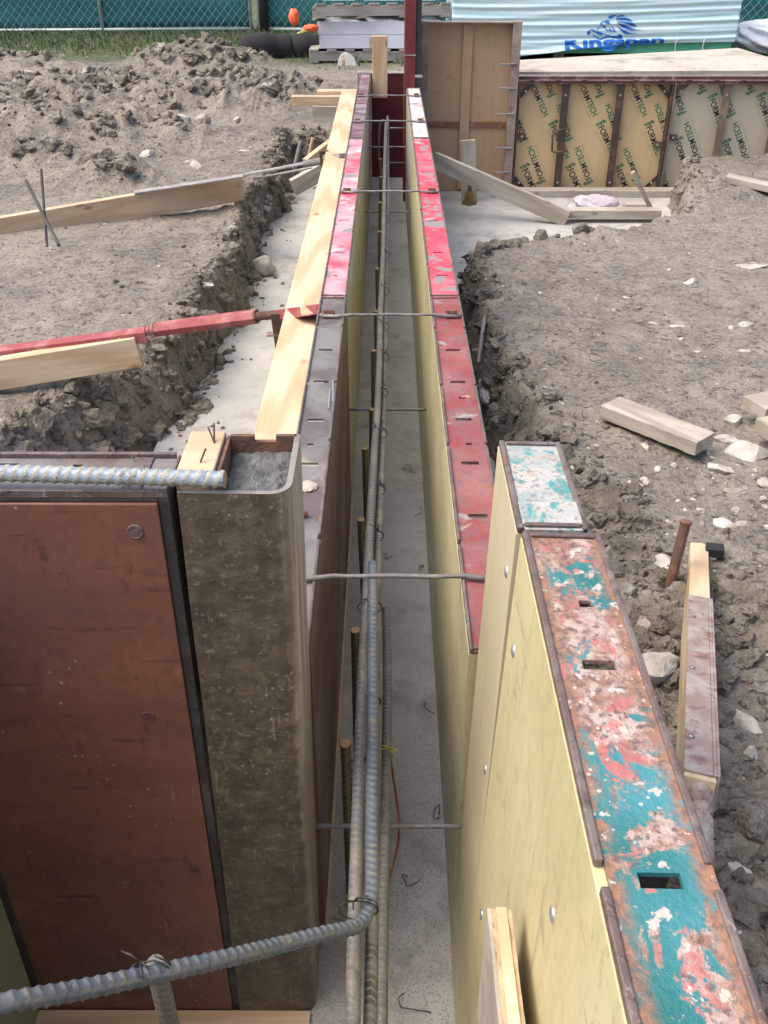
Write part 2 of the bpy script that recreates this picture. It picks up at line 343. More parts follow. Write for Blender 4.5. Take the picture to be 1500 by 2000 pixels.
M['ply_edge'] = m_flat('plywood_edge', (.42, .31, .19), .85, var=.35, sc=60)
M['rebar'] = m_paint('grey_rebar', (.125, .127, .122), [((.22, .21, .175), 16, .5, .6, 1, .8), ((.12, .115, .11), 45, .52, .62, 2, .8), ((.24, .16, .09), 26, .64, .7, 3, .6)], .45)
M['rebar_blue'] = m_paint('blue_grey_rebar', (.085, .108, .14), [((.15, .165, .18), 14, .5, .62, 1, .8), ((.26, .23, .15), 24, .58, .66, 2, .8), ((.34, .16, .06), 36, .66, .70, 4, .7), ((.07, .09, .11), 60, .58, .64, 3, .7)], .38)
M['rebar_pale'] = m_paint('pale_blue_rebar', (.20, .26, .33), [((.34, .38, .40), 26, .5, .62, 1, .8), ((.36, .32, .22), 34, .58, .66, 2, .7), ((.08, .09, .10), 60, .6, .66, 3, .7)], .4)
M['rebar_dark'] = m_paint('dark_rebar', (.14, .14, .13), [((.26, .23, .17), 18, .52, .6, 1, .8), ((.05, .05, .05), 45, .5, .6, 2, .8)], .5)
M['dowel'] = m_paint('dark_olive_rebar', (.075, .078, .058), [((.18, .14, .08), 25, .52, .62, 1, .8)], .55)
M['dowel_cut'] = m_flat('rusty_cut_end', (.44, .29, .15), .8, var=.3, sc=60)
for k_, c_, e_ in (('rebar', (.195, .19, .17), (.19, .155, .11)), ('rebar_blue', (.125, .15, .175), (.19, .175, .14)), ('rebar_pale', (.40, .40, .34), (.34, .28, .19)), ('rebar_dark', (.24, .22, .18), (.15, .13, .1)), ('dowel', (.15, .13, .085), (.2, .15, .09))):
    M[M[k_].name + '_rib'] = m_paint(k_ + '_rib', c_, [(e_, 22, .5, .62, 1, .8), (tuple(q * .4 for q in c_), 50, .58, .66, 2, .8)], .45)  # ribs lighter than the valleys: wear, plus groove shade put into the colour
M['wire'] = m_flat('black_tie_wire', (.045, .042, .04), .5, .4)
M['copper'] = m_flat('copper_wire', (.30, .10, .065), .35, .5)
M['yellow'] = m_flat('yellow_twine', (.50, .40, .06), .7)
M['tie'] = m_paint('tie_rod_steel', (.16, .155, .15), [((.28, .265, .245), 20, .5, .6, 1, .8), ((.10, .09, .085), 30, .55, .64, 2, .8), ((.36, .19, .10), 14, .62, .7, 3, .7)], .4)
M['wedge'] = m_paint('rusty_wedge', (.20, .095, .055), [((.36, .20, .12), 30, .5, .62, 1, .8)], .7)
M['red_steel'] = m_paint('dusty_red_brace', (.30, .055, .06), [((.42, .19, .19), 10, .48, .62, 1, .75), ((.55, .42, .40), 24, .62, .68, 2, .8), ((.15, .07, .05), 30, .6, .66, 3, .8)], .5)
M['rust'] = m_paint('rusty_steel', (.12, .068, .048), [((.25, .12, .065), 22, .5, .62, 1, .7), ((.08, .05, .045), 30, .56, .64, 2, .8)], .8)
M['bracket'] = m_paint('dusty_bracket', (.27, .205, .18), [((.38, .35, .32), 22, .45, .6, 1, .8), ((.17, .09, .07), 34, .53, .62, 2, .8)], .6)
M['grey_steel'] = m_paint('muddy_grey_steel', (.26, .25, .24), [((.42, .40, .37), 12, .5, .64, 1, .8), ((.14, .11, .09), 22, .55, .64, 2, .8)], .6)
M['screw'] = m_flat('zinc_fastener', (.22, .25, .27), .35, .7)
M['zinc_bright'] = m_flat('bright_rivet', (.55, .57, .58), .3, .7)
M['brass'] = m_flat('brass_nut', (.22, .16, .07), .45, .5)
M['old_ply'] = m_ply('stained_old_plywood', (.46, .315, .185), (.38, .25, .145), (.46, .37, .26), 'z', .7, .6, .6, dark=(.24, .15, .09))
M['old_steel'] = m_paint('muddy_frame_steel', (.28, .21, .18), [((.36, .31, .26), 12, .48, .6, 1, .9), ((.20, .07, .05), 20, .6, .66, 2, .8)], .75)
M['ft_tan'] = m_ply('tan_form_plywood', (.60, .46, .255), (.53, .39, .205), (.42, .31, .18), 'z', .55, .5, .3)
M['ft_grey'] = m_ply('greyish_form_plywood', (.54, .49, .36), (.48, .43, .31), (.44, .39, .30), 'z', .6, .6, .3)
M['ft_frame'] = m_paint('dark_brown_frame', (.055, .038, .036), [((.15, .075, .05), 12, .54, .64, 1, .8), ((.2, .17, .15), 24, .62, .68, 2, .7)], .55)
M['ft_frame2'] = m_paint('brown_grey_frame', (.17, .125, .09), [((.25, .20, .15), 12, .5, .62, 1, .8)], .75)
M['ft_maroon'] = m_paint('maroon_rail', (.10, .045, .042), [((.25, .17, .16), 12, .52, .62, 1, .8), ((.08, .05, .05), 20, .56, .64, 2, .8)], .5)
M['ink'] = m_flat('black_ink', (.035, .045, .04), .7); M['ink_green'] = m_flat('green_ink', (.03, .19, .08), .7); M['ink_grey'] = m_flat('grey_ink', (.28, .26, .2), .7)
M['maroon'] = m_paint('maroon_post_paint', (.14, .018, .022), [((.20, .045, .05), 8, .5, .64, 1, .7), ((.32, .22, .22), 30, .68, .71, 2, .6)], .5)
M['end_ply'] = m_ply('dark_red_plywood', (.11, .018, .024), (.085, .012, .018), (.07, .015, .02), 'z', .4, .5, .3)
M['crust_ply'] = m_concrete('cement_crusted_plywood', (.38, .355, .305), (.48, .455, .40), .1)
M['foam'] = m_flat('white_foam', (.66, .70, .78), .8, var=.06, sc=5)
M['pallet'] = m_wood('grey_pallet_wood', (.17, .16, .145), (.31, .30, .275), weather=.4)
M['black'] = m_flat('black_mesh_sock', (.018, .018, .022), .9, sc=60, bs=.6, bd=.01)
M['orange'] = m_flat('orange_mesh_bag', (.85, .14, .05), .6, var=.2, sc=9); M['lime'] = m_flat('yellow_strap', (.70, .68, .22), .6)
M['white_plastic'] = m_flat('dirty_white_plastic', (.66, .66, .62), .5, var=.2, sc=10)
M['galv'] = m_flat('galvanised_tube', (.52, .58, .60), .45, .2)
M['link'] = m_flat('chain_link_wire', (.27, .34, .36), .5, .2)
M['screen'] = (lambda m: m.done(m.mix(m.mask(m.noise(1.5, 4, .6, v=m.vec((1, 1, 3))), .35, .65), (.012, .13, .14), (.018, .185, .195)), .75))(Mat('green_windscreen'))
M['grass'] = m_flat('grass_blades', (.06, .105, .035), .7, var=.5, sc=4)
M['wrap'] = (lambda m: m.done(m.mix(m.mask(m.noise(2, 3, .5, v=m.vec((.5, 1, 6))), .3, .7), (.50, .74, .82), (.68, .84, .88)), .28))(Mat('pale_blue_stretch_wrap'))
M['wrap_white'] = m_flat('white_plastic_film', (.72, .76, .82), .3, var=.08, sc=6, bs=.4, bd=.02)
M['logo'] = m_flat('blue_print', (.005, .13, .52), .4, var=.08)
M['xps'] = m_flat('green_insulation', (.10, .42, .27), .8, var=.08)
M['bag'] = m_flat('pale_lilac_plastic', (.46, .42, .46), .35, var=.2, sc=14, bs=.5, bd=.01)

# ------------------------------------------------------------------ noise in numpy for the terrain
_tab = rng.random((512, 512))
def vn(x, y, seed=0):
    x = np.asarray(x, float) + seed * 17.31; y = np.asarray(y, float) + seed * 9.77
    xi = np.floor(x).astype(int); yi = np.floor(y).astype(int); fx = x - xi; fy = y - yi
    fx = fx * fx * (3 - 2 * fx); fy = fy * fy * (3 - 2 * fy)
    g = lambda i, j: _tab[i & 511, j & 511]
    return (g(xi, yi) * (1 - fx) + g(xi + 1, yi) * fx) * (1 - fy) + (g(xi, yi + 1) * (1 - fx) + g(xi + 1, yi + 1) * fx) * fy
def fbm(x, y, s, o=4, seed=0, gain=.5):
    t = 0; a = 1; n = 0
    for k in range(o):
        t = t + a * vn(x * s * 2 ** k, y * s * 2 ** k, seed + k * 3); n += a; a *= gain
    return t / n - .5
def billow(x, y, s, o=4, seed=0):
    t = 0; a = 1; n = 0
    for k in range(o):
        t = t + a * np.abs(2 * vn(x * s * 2 ** k, y * s * 2 ** k, seed + k * 5) - 1); n += a; a *= .55
    return 1 - t / n
sm = lambda t: np.clip(t, 0, 1) ** 2 * (3 - 2 * np.clip(t, 0, 1))
POLY = [(-.58, 6.42), (-.565, 5.6), (-.59, 5.0), (-.60, 4.4), (-.575, 3.9), (-.60, 3.3), (-.63, 2.85), (-.68, 2.55), (-1.0, 2.0), (-1.3, 1.7), (-1.3, -.8),
        (.25, -.8), (.25, .9), (.25, 1.5), (.25, 2.1), (.26, 2.8), (.28, 3.4), (.29, 3.9), (.40, 4.08), (.60, 4.2), (1.0, 4.34), (1.32, 4.55), (1.46, 4.95), (1.52, 5.3), (1.64, 5.74), (3.1, 5.74), (3.1, 6.42)]
def sdf(x, y):
    best = np.full(np.shape(x), 1e9); ins = np.zeros(np.shape(x), bool); n = len(POLY)
    for i in range(n):
        ax, ay = POLY[i]; bx, by = POLY[(i + 1) % n]; dx, dy = bx - ax, by - ay
        t = np.clip(((x - ax) * dx + (y - ay) * dy) / (dx * dx + dy * dy), 0, 1)
        best = np.minimum(best, (x - ax - t * dx) ** 2 + (y - ay - t * dy) ** 2)
        ins ^= ((ay > y) != (by > y)) & (x < dx * (y - ay) / (by - ay + 1e-12) + ax)
    d_ = np.sqrt(best); return np.where(ins, -d_, d_)
def bump2(x, y, cx, cy, rx, ry, p=1.0):
    return np.exp(-(np.abs((x - cx) / rx) ** 2 + np.abs((y - cy) / ry) ** 2) ** p)
def mounds(x, y):
    return (.15 * bump2(x, y, -1.5, 7.6, 1.15, .62, 1.6) + .11 * bump2(x, y, -3.0, 7.2, 1.2, .9, 1.5) + .10 * bump2(x, y, -2.0, 6.3, .9, .35, 1.3)
            + .15 * bump2(x, y, -1.75, 9.7, .62, .38, 1.7) + .10 * bump2(x, y, -3.5, 9.4, .75, .5, 1.4) + .08 * bump2(x, y, -1.95, 5.35, .65, .22, 1.2)
            + .26 * bump2(x, y, 4.2, 8.6, .9, .8, 1.5) + .015 * bump2(x, y, 2.0, 5.2, .55, .35, 1.4) + .08 * bump2(x, y, -1.4, 5.0, .3, .16, 1.2)
            + .05 * bump2(x, y, 1.6, 4.85, .22, .2, 1.2))
def bank_t(x, y):
    d_ = sdf(x, y) + .07 * fbm(x, y, 3.2, 3, 9) + .05 * fbm(x, y, 14, 3, 4)
    wd = .055 + .14 * bump2(x, y, -.8, 2.4, .4, .6) + .06 * vn(x * 4, y * 4, 3) + .17 * bump2(x, y, .35, 1.45, .35, 1.25, 2)
    return d_ / wd
def H(x, y, fine=True):
    x = np.asarray(x, float); y = np.asarray(y, float)
    mo = mounds(x, y); rough = sm(mo / .09)
    s = .225 + .05 * fbm(x, y, .8, 3, 1) + mo * (1 + .5 * fbm(x, y, 2.5, 3, 5))
    s = s - .16 * bump2(x, y, -3.6, 10.2, .45, .3) - .05 * bump2(x, y, -1.35, 5.95, .55, .18, 1.2)
    d_ = sdf(x, y) + .07 * fbm(x, y, 3.2, 3, 9) + .05 * fbm(x, y, 14, 3, 4)
    wd = .055 + .14 * bump2(x, y, -.8, 2.4, .4, .6) + .06 * vn(x * 4, y * 4, 3) + .17 * bump2(x, y, .35, 1.45, .35, 1.25, 2)
    t = sm(d_ / wd); edge = np.exp(-((d_ - .09) / .13) ** 2) + .8 * bump2(x, y, .38, 1.4, .22, 1.0, 2)
    s = s + .05 * sm((1.9 - y) / .6) * sm((x - .35) / .1) * (billow(x, y, 5, 4, 27) - .55) + .018 * fbm(x, y, 6, 4, 2) + .014 * (billow(x, y, 13, 3, 8) - .5) + .006 * (billow(x, y, 31, 2, 15) - .5)
    amp = .042 * edge + .13 * rough
    s = s + amp * (billow(x, y, 6.5, 5, 6) - .55) + .6 * amp * (billow(x, y, 17, 3, 12) - .5)
    return -.07 + (s + .07) * t

def soil():
    def lin(a, b, st): return np.arange(a, b, st)
    xs = np.concatenate([[-120, -50, -22, -12, -8], lin(-6, -3, .06), lin(-3, -1.2, .03), lin(-1.2, 1.4, .0125), lin(1.4, 2.6, .025), lin(2.6, 6, .06), [6, 8, 12, 22, 50, 120]])
    ys = np.concatenate([[-100, -40, -15, -6, -3], lin(-1.5, .6, .06), lin(.6, 4, .0135), lin(4, 6.6, .022), lin(6.6, 9, .03), lin(9, 12.6, .05), [12.6, 14, 18, 30, 60, 150, 400]])
    X, Y = np.meshgrid(xs, ys); Z = H(X, Y)
    v = np.stack([X, Y, Z], -1).reshape(-1, 3); nx = len(xs); ny = len(ys)
    i = np.arange(nx - 1)[None] + nx * np.arange(ny - 1)[:, None]; i = i.ravel()
    return tag(np_mesh('ground', v, np.stack([i, i + 1, i + nx + 1, i + nx], 1), M['soil']), kind='structure')
soil()

# rocks
def rock_base(seed, sub=2, cut=7, big=False):
    bm = bmesh.new(); bmesh.ops.create_icosphere(bm, subdivisions=sub, radius=1)
    v = np.array([p.co[:] for p in bm.verts]); f = np.array([[q.index for q in fc.verts] for fc in bm.faces]); bm.free()
    rg = np.random.default_rng(seed)
    for _ in range(cut):
        n = rg.normal(size=3); n /= np.linalg.norm(n); dd = rg.uniform(.45, .8); t = v @ n - dd
        v = v - np.where(t > 0, t, 0)[:, None] * n * .95
    if sub <= 2: v = v * (1 + .16 * rg.normal(size=(len(v), 1)))
    else:
        for k in range(3 if not big else 6):
            q = rg.normal(size=3) * (2.2 + 2 * k); v = v * (1 + ((.07 if not big else .14) / (k + 1) ** .7) * np.sin(v @ q + rg.uniform(0, 6)))[:, None]
        if big: v = v * (1 + .035 * rg.normal(size=(len(v), 1)))
    return v, f
BASES = [rock_base(i) for i in range(12)]; TINY = [rock_base(50 + i, 1, 3) for i in range(6)]; BIG = [rock_base(80 + i, 3, 5, True) for i in range(10)]
def rot3(n):
    q = rng.normal(size=(n, 4)); q /= np.linalg.norm(q, axis=1)[:, None]; a, b, c, d_ = q.T
    return np.stack([1 - 2 * (c * c + d_ * d_), 2 * (b * c - a * d_), 2 * (b * d_ + a * c), 2 * (b * c + a * d_), 1 - 2 * (b * b + d_ * d_), 2 * (c * d_ - a * b),
                     2 * (b * d_ - a * c), 2 * (c * d_ + a * b), 1 - 2 * (b * b + c * c)], 1).reshape(n, 3, 3)
def scatter(name, xs, ys, rs, mat, sink=.25, flat=.7, big=False):
    zs = H(xs, ys); vv = []; ff = []; o = 0; Rm = rot3(len(xs)); bi = rng.integers(0, len(BASES), len(xs))
    zs = np.maximum(zs, np.where(sdf(xs, ys) < .02, 0, -1))
    for i in range(len(xs)):
        v, f = (BIG[bi[i] % 10] if big and rs[i] > .019 else BASES[bi[i]]) if rs[i] > .011 else TINY[bi[i] % 6]; w_ = (v * rng.uniform(.65, 1.15, 3)) @ Rm[i].T * rs[i]; w_[:, 2] *= flat
        vv.append(w_ + (xs[i], ys[i], zs[i] + rs[i] * flat * (.5 - (sink if rs[i] > .03 or not big else sink * .6)))); ff.append(f + o); o += len(v)
    return np_mesh(name, np.concatenate(vv), np.concatenate(ff), mat, smooth=False)
def clods():
    def cand(n, x0, x1, y0, y1): return rng.uniform(x0, x1, n), rng.uniform(y0, y1, n)
    c = [cand(9000, -4.6, 4.6, .6, 11.5), cand(50000, -1.1, 1.0, .6, 6.6), cand(26000, -4.2, .2, 4.8, 10.6), cand(5000, .3, 1.5, .6, 2.1), cand(3500, 1.0, 3.2, 4.5, 5.8), cand(2500, 3.0, 5.2, 7.6, 9.6)]
    x = np.concatenate([q[0] for q in c]); y = np.concatenate([q[1] for q in c])
    d_ = sdf(x, y); mo = mounds(x, y); bt = bank_t(x, y); bank = np.exp(-np.abs((bt - .62) / .62) ** 4); nr = bump2(x, y, .42, 1.3, .2, 1.0, 2) * (d_ > .02)
    clump = sm((vn(x * 3.5, y * 3.5, 2) - .2) / .5); heap = sm((mo - .03) / .06) * (x < 3.0); fgr = sm((1.95 - y) / .5) * (x > .4) * sm((vn(x * 2.6, y * 2.6, 21) - .30) / .3)
    p = bank * (.35 + .65 * clump) + .7 * nr * clump + .34 * heap * clump + .10 * heap + .40 * fgr + .008
    p = np.where(d_ < -.01, .05 * np.exp(d_ / .06), p)
    p = np.where((x > -.29) & (x < .2) & (y < 6.2), 0, p); p = np.where((y < 1.95) & (x < -.1), 0, p); p = np.where((x > .7) & (y > 5.6) & (y < 6.4), 0, p)
    keep = rng.random(len(x)) < p; x = x[keep]; y = y[keep]; d_ = d_[keep]; mo = mo[keep]; bank = bank[keep] + nr[keep] + fgr[keep]; heap = heap[keep]
    u = rng.random(len(x)); r = .004 + .010 * u
    r = np.where(bank > .2, .0045 + .026 * u ** 2.6 + .018 * (u > .96), r); r = np.where(heap > .3, .007 + .060 * u ** 3.4, r)
    return tag(scatter('soil_clods', x, y, r, M['clod'], .58, .85, True), 'crumbly grey brown clods of dug soil', 'soil', kind='stuff')
clods()
def pebbles():
    n = 1500; x = rng.uniform(-3.2, 3.2, n); y = rng.uniform(.7, 6.5, n); d_ = sdf(x, y)
    k = (d_ > .02) & (rng.random(n) < np.where(x > 0, .8, .3)) & ~((x > .7) & (y > 5.6)); x = x[k]; y = y[k]
    r = .003 + .010 * rng.random(len(x)) ** 3
    x2 = rng.uniform(.3, 1.5, 520); y2 = rng.uniform(.6, 2.3, 520); k2 = sdf(x2, y2) > .03; x = np.concatenate([x, x2[k2]]); y = np.concatenate([y, y2[k2]]); r = np.concatenate([r, .004 + .018 * rng.random(k2.sum()) ** 3.5])
    return tag(scatter('pebbles', x, y, r, M['rock'], .5), 'small pale pebbles scattered over the mud', 'pebbles', kind='stuff')
pebbles()
def one_rock(px, py, rad, label, z=.22, flat=.6, stretch=(1, 1, 1), rot=0, name='rock', mat='rock', sub=3, group='loose stones lying on the mud', seed=None, sink=.55, cut=9):
    p = P(px, py, z=z); h = float(H(p.x, p.y)); h = max(h, 0)
    p = P(px, py, z=h + rad * .25)
    v, f = rock_base(seed if seed is not None else int(px * 7 + py), sub, cut)
    rg = np.random.default_rng(int(px + py)); v = v * np.array(stretch) * rad; v[:, 2] *= flat
    v *= 1 + .008 * rg.normal(size=(len(v), 1))
    o = np_mesh(name, v, f, M[mat], smooth=False); o.location = (p.x, p.y, h + rad * flat * (.55 - sink)); o.rotation_euler = (0, 0, rot)
    return tag(o, label, 'stone', group)
ROCKS = [  # px, py, radius m, stretch, flat, rot, label
 (1348, 549, .030, (1.1, .8, 1), .7, .2, 'egg sized pale stone alone on the flat mud right of the trench, far side'),
 (1459, 632, .028, (1, .9, 1), .6, .4, 'rounded pale stone near the right edge of the photo level with the middle tie rod'),
 (1427, 640, .022, (1, .7, 1), .7, 1.0, 'grey brown stone touching mud left of the rounded pale stone'),
 (1326, 634, .024, (1.4, .6, 1), .2, .1, 'flat cream stone flake pressed into the mud'),
 (1276, 630, .018, (1.3, .5, 1), .3, -.6, 'thin slanted stone chip left of the flat cream flake'),
 (1457, 683, .020, (1.4, .7, 1), .25, 0, 'flat pale stone sunk in mud below the rounded pale stone'),
 (1363, 688, .015, (1, .9, 1), .6, .3, 'small round white pebble, left one of a close pair'),
 (1379, 697, .012, (1.2, .8, 1), .5, .3, 'small round white pebble, right one of a close pair'),
 (1330, 662, .014, (1, .9, 1), .8, 1, 'small tan stone above the close pair of pebbles'),
 (1470, 512, .06, (1.5, .8, 1), .12, 0, 'broad flat white slab of stone sunk in mud at the right edge'),
 (1223, 580, .016, (1.2, .6, 1), .3, -.5, 'small triangular white chip on the mud'),
 (1435, 822, .034, (1, .9, 1), .8, .5, 'grey rounded rock behind the two broken rocks at right'),
 (1418, 852, .030, (1.2, .7, 1), .6, -.2, 'low broken grey rock beside the end of the grey wood offcut'),
 (1467, 880, .056, (1.25, .85, 1), .7, -.35, 'largest angular pale grey rock at the right edge'),
 (1412, 912, .032, (1.2, .8, 1), .6, -.6, 'angular cream rock below the largest grey rock'),
 (1437, 955, .024, (1.3, .8, 1), .4, .1, 'flat cream rock below the angular cream rock'),
 (1497, 940, .022, (1, 1, 1), .6, 0, 'pale stone cut by the right edge of the photo'),
 (1298, 1096, .027, (1, .9, 1), .8, 0, 'pale lumpy rock at the foot of the rusty stake'),
 (1420, 1020, .034, (1.1, .9, 1), .45, .3, 'pale flat rock sunk in mud beyond the black scrap'),
 (1448, 1022, .018, (1.2, .7, 1), .4, .3, 'small bluish rock right of the pale flat rock'),
 (1452, 1400, .044, (.62, 1.25, 1), .6, .45, 'long pale rock right of the steel strapped brace board'),
 (1465, 1468, .014, (1, 1, 1), .8, 0, 'small round grey stone below the long pale rock'),
 (1345, 1245, .040, (1.2, .8, 1), .7, .1, 'weathered grey rock left of the brace board, upper one'),
 (1290, 1300, .042, (1.1, .9, 1), .7, .6, 'weathered grey rock left of the brace board, lower one'),
 (1265, 1210, .034, (1.1, .9, 1), .7, .6, 'rough grey rock at the top of the right bank near the teal form'),
 (950, 828, .022, (1.5, .6, 1), .5, .2, 'pale sharp stone wedged beside the right form wall'),
 (1235, 955, .020, (1, .8, 1), .8, 1, 'round grey stone on the right bank crest'),
 (270, 832, .045, (1.1, .9, 1), .7, -.4, 'angular grey rock in the left bank, nearest the camera'),
 (362, 826, .026, (1, .8, 1), .8, .4, 'pale grey rock at the foot of the left bank'),
 (300, 742, .026, (.7, 1.2, 1), .8, .4, 'upright bluish rock under the end of the pine brace board'),
 (296, 713, .016, (1, .9, 1), .7, .4, 'pale stone just under the end of the pine brace board'),
 (222, 757, .022, (1.2, .8, 1), .7, .2, 'whitish stone on the crest of the left bank'),
 (240, 815, .034, (.9, .9, 1), .8, .8, 'brownish rock left of the angular grey rock in the bank'),
 (375, 888, .03, (.8, 1.1, 1), .9, .1, 'grey slab standing behind the near steel rail'),
 (402, 553, .026, (1.3, .8, 1), .5, -.3, 'flat pale rock on the crest of the left bank'),
 (445, 562, .035, (1, .9, 1), .9, 0, 'rounded brown rock poking out of the left bank'),
 (395, 590, .024, (1.1, .9, 1), .7, 0, 'small pale rock on the bank left of the brown rock'),
 (366, 316, .060, (1.2, .7, 1), .5, .1, 'flat grey slab lying behind the far brace board'),
 (383, 322, .050, (1, .9, 1), .8, .4, 'blocky rock leaning on the flat grey slab'),
 (281, 327, .055, (1, .8, 1), .8, .1, 'pale block of rock left of the flat grey slab'),
 (287, 300, .065, (1, .9, 1), .8, .9, 'larger tan rock behind the pale block'),
 (396, 227, .070, (.7, 1.2, 1), .9, .4, 'pale upright slab in the face of the soil heap'),
 (358, 232, .060, (1, .9, 1), .9, .4, 'rounded brown rock beside the upright slab'),
 (462, 232, .030, (1, .8, 1), .8, 0, 'small cream rock at the foot of the soil heap'),
 (380, 165, .110, (1.5, .5, 1), .35, -.5, 'long grey slab slanting across the top of the soil heap'),
 (255, 158, .070, (.7, 1.2, 1), .5, .5, 'pale slab near the top of the left soil heap'),
 (478, 292, .035, (1.4, .8, 1), .15, 0, 'flat white patch of stone on the mud beyond the bank'),
 (55, 143, .09, (1.3, .7, 1), .5, 0, 'broad pale rock at the left edge behind the heap'),
]
for (px, py, rad, st, fl, ro, lb) in ROCKS: one_rock(px, py, rad * 1.0, lb, flat=fl, stretch=st, rot=ro)
o = one_rock(518, 530, .058, 'round tan boulder resting on the footing left of the long plank', z=0, flat=.85, stretch=(1, .9, 1), cut=2, group=None, name='boulder')
o.location.z = .04; bpy.data.objects[o.name].data.polygons.foreach_set('use_smooth', [True] * len(o.data.polygons))

# ------------------------------------------------------------------ footing
fm = MB(); fm.box((-.72, -1.2, -.25), (.48, 6.7, 0)); fm.box((.48, 4.2, -.25), (3.3, 6.7, 0)); fm.box((-1.5, -1.2, -.25), (-.72, 1.98, 0))
ft = fm.build('concrete_footing', M['concrete']); tag(ft, 'pale grey concrete footing at the bottom of the excavation with an arm to the right', 'footing')

# ------------------------------------------------------------------ low form panels, 0.61 high
XI_L, XO_L, XI_R, XO_R = -.0985, -.163, .105, .178
def form_panel(side, y0, y1, label, top, face, slots=(), holes=(), z1=.61, xi=None, xo=None, lean=0, rivets=(), name='wall_form', slot_w=.030, lipseg=.30, lipmat=None, group='steel framed wall form panels', cream=None, lipw=.0052, breaks=None):
    """side -1: inner face looks to +x (left wall); +1: inner face looks to -x"""
    xi = xi if xi is not None else (XI_L if side < 0 else XI_R); xo = xo if xo is not None else (XO_L if side < 0 else XO_R)
    t = thing(name, label, 'form panel', ((xi + xo) / 2, y0, 0), group)
    s = side; lipmat = lipmat or M['lip']; g = .0015
    X = lambda v: xi + s * v       # v = distance from the inner face outwards
    W = abs(xo - xi)
    def bx(mb, v0, v1, a, b, c, e): mb.box((min(X(v0), X(v1)), a, c), (max(X(v0), X(v1)), b, e))
    # plywood face
    mb = MB(); bx(mb, 0, .0135, y0 + g, y1 - g, .004, z1 - .0095); ply = mb.build('plywood_face', face, t)
    # top rail: plate with real openings
    mb = MB(); th = .004; cuts = sorted([(y, 'S') for y in slots] + [(y, 'H') for y in holes]); ya = y0 + g; v0, v1 = lipw + .0005, W - .001
    for (yc, k) in cuts:
        hy = .0055 if k == 'S' else .0045; hw = slot_w / 2 if k == 'S' else .0055; vc = W * (.52 if k == 'S' else .56)
        bx(mb, v0, v1, ya, yc - hy, z1 - .008, z1 - .004)
        bx(mb, v0, vc - hw, yc - hy, yc + hy, z1 - .008, z1 - .004); bx(mb, vc + hw, v1, yc - hy, yc + hy, z1 - .008, z1 - .004); ya = yc + hy
    bx(mb, v0, v1, ya, y1 - g, z1 - .008, z1 - .004)
    mb.build('top_rail', top, t)
    # lips along both edges, end bars
    mb = MB(); a = y0 + g; i = 0
    if breaks is not None:
        for b in list(breaks) + [y1 - g]:
            bx(mb, .0008, lipw, a, b, z1 - .0092, z1 - .0014); bx(mb, W - lipw * .85, W, a, b, z1 - .0078, z1 - .0016); a = b + .018
        a = 1e9
    while a < y1 - .02:
        b = min(a + lipseg * (1 if i % 2 else .8), y1 - g)
        if y1 - b < .05: b = y1 - g
        bx(mb, .0008, lipw, a, b - .004, z1 - .0092, z1 + .0012 + .0006 * (i % 2)); bx(mb, W - lipw * .85, W, a, b - .004, z1 - .0078, z1 + .0008 + .0006 * ((i + 1) % 2))
        a = b + (.009 if b < y1 - .01 else 1); i += 1
    bx(mb, lipw + .001, W - lipw, y1 - .010, y1 - .0045, z1 - .0035, z1 - .0005); bx(mb, lipw + .001, W - lipw, y0 + .0045, y0 + .010, z1 - .0035, z1 - .0005)
    mb.build('edge_lip', lipmat, t, bevel=.002)
    # frame behind the plywood
    mb = MB(); bx(mb, .0146, W, y0 + g, y1 - g, .003, .010); bx(mb, .0146, W, y0 + g, y0 + .006, .0102, z1 - .0085); bx(mb, .0146, W, y1 - .006, y1 - g, .0102, z1 - .0085)
    bx(mb, W - .004, W - .0008, y0 + .0062, y1 - .0062, z1 - .030, z1 - .0085); bx(mb, W - .004, W - .0008, y0 + .0062, y1 - .0062, .0102, .032)
    n = max(1, round((y1 - y0) / .3))
    for k in range(1, n):
        yy = y0 + (y1 - y0) * k / n
        if all(abs(yy - q) > .02 for q in list(slots) + list(holes)): bx(mb, .0146, W - .0045, yy - .003, yy + .003, .0102, z1 - .0085)
    mb.build('frame', M['dark_steel'], t)
    for (y, z) in rivets:
        mb = MB(); c = Vector((X(0), y, z)); nn = 14; pr = [(.0062, 0), (.0058, .0012), (.0035, .0020), (0.0004, .0022)]
        vs_ = [(c.x - s * h, c.y + r * math.cos(2 * math.pi * q / nn), c.z + r * 1.1 * math.sin(2 * math.pi * q / nn)) for (r, h) in pr for q in range(nn)]
        fs = [(i * nn + q, i * nn + (q + 1) % nn, (i + 1) * nn + (q + 1) % nn, (i + 1) * nn + q) for i in range(3) for q in range(nn)]
        mb.add(vs_, fs); mb.build('rivet', M['zinc_bright'], ply, smooth=True)
    if lean: t.rotation_euler = (0, lean, 0)
    return t
ys_ = lambda pys, z=.61, px=750: [P(px, q, z=z).y for q in pys]
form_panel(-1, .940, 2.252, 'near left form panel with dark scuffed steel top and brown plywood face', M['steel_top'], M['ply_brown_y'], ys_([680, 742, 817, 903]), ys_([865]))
form_panel(-1, 2.254, 4.222, 'middle left form panel with pink red flaking top beside the long plank', M['red_pale'], M['ply_yellow'], [2.62, 2.95, 3.6, 3.95], [2.42, 3.4])
form_panel(-1, 4.224, 6.19, 'far left form panel with dull maroon steel top', M['maroon_top'], M['ply_pale'], [4.7, 5.1, 5.5, 5.85], [4.4])
form_panel(1, .925, 2.252, 'near right form panel with worn dull red top and yellow face', M['red_dull'], M['ply_yellow'], ys_([680, 742, 815, 900, 1003]), ys_([605, 773, 863]))
form_panel(1, 2.254, 4.222, 'middle right form panel with bright red chipped top', M['red_bright'], M['ply_yellow'], [2.42, 2.62, 2.95, 3.6, 3.95], [3.4])
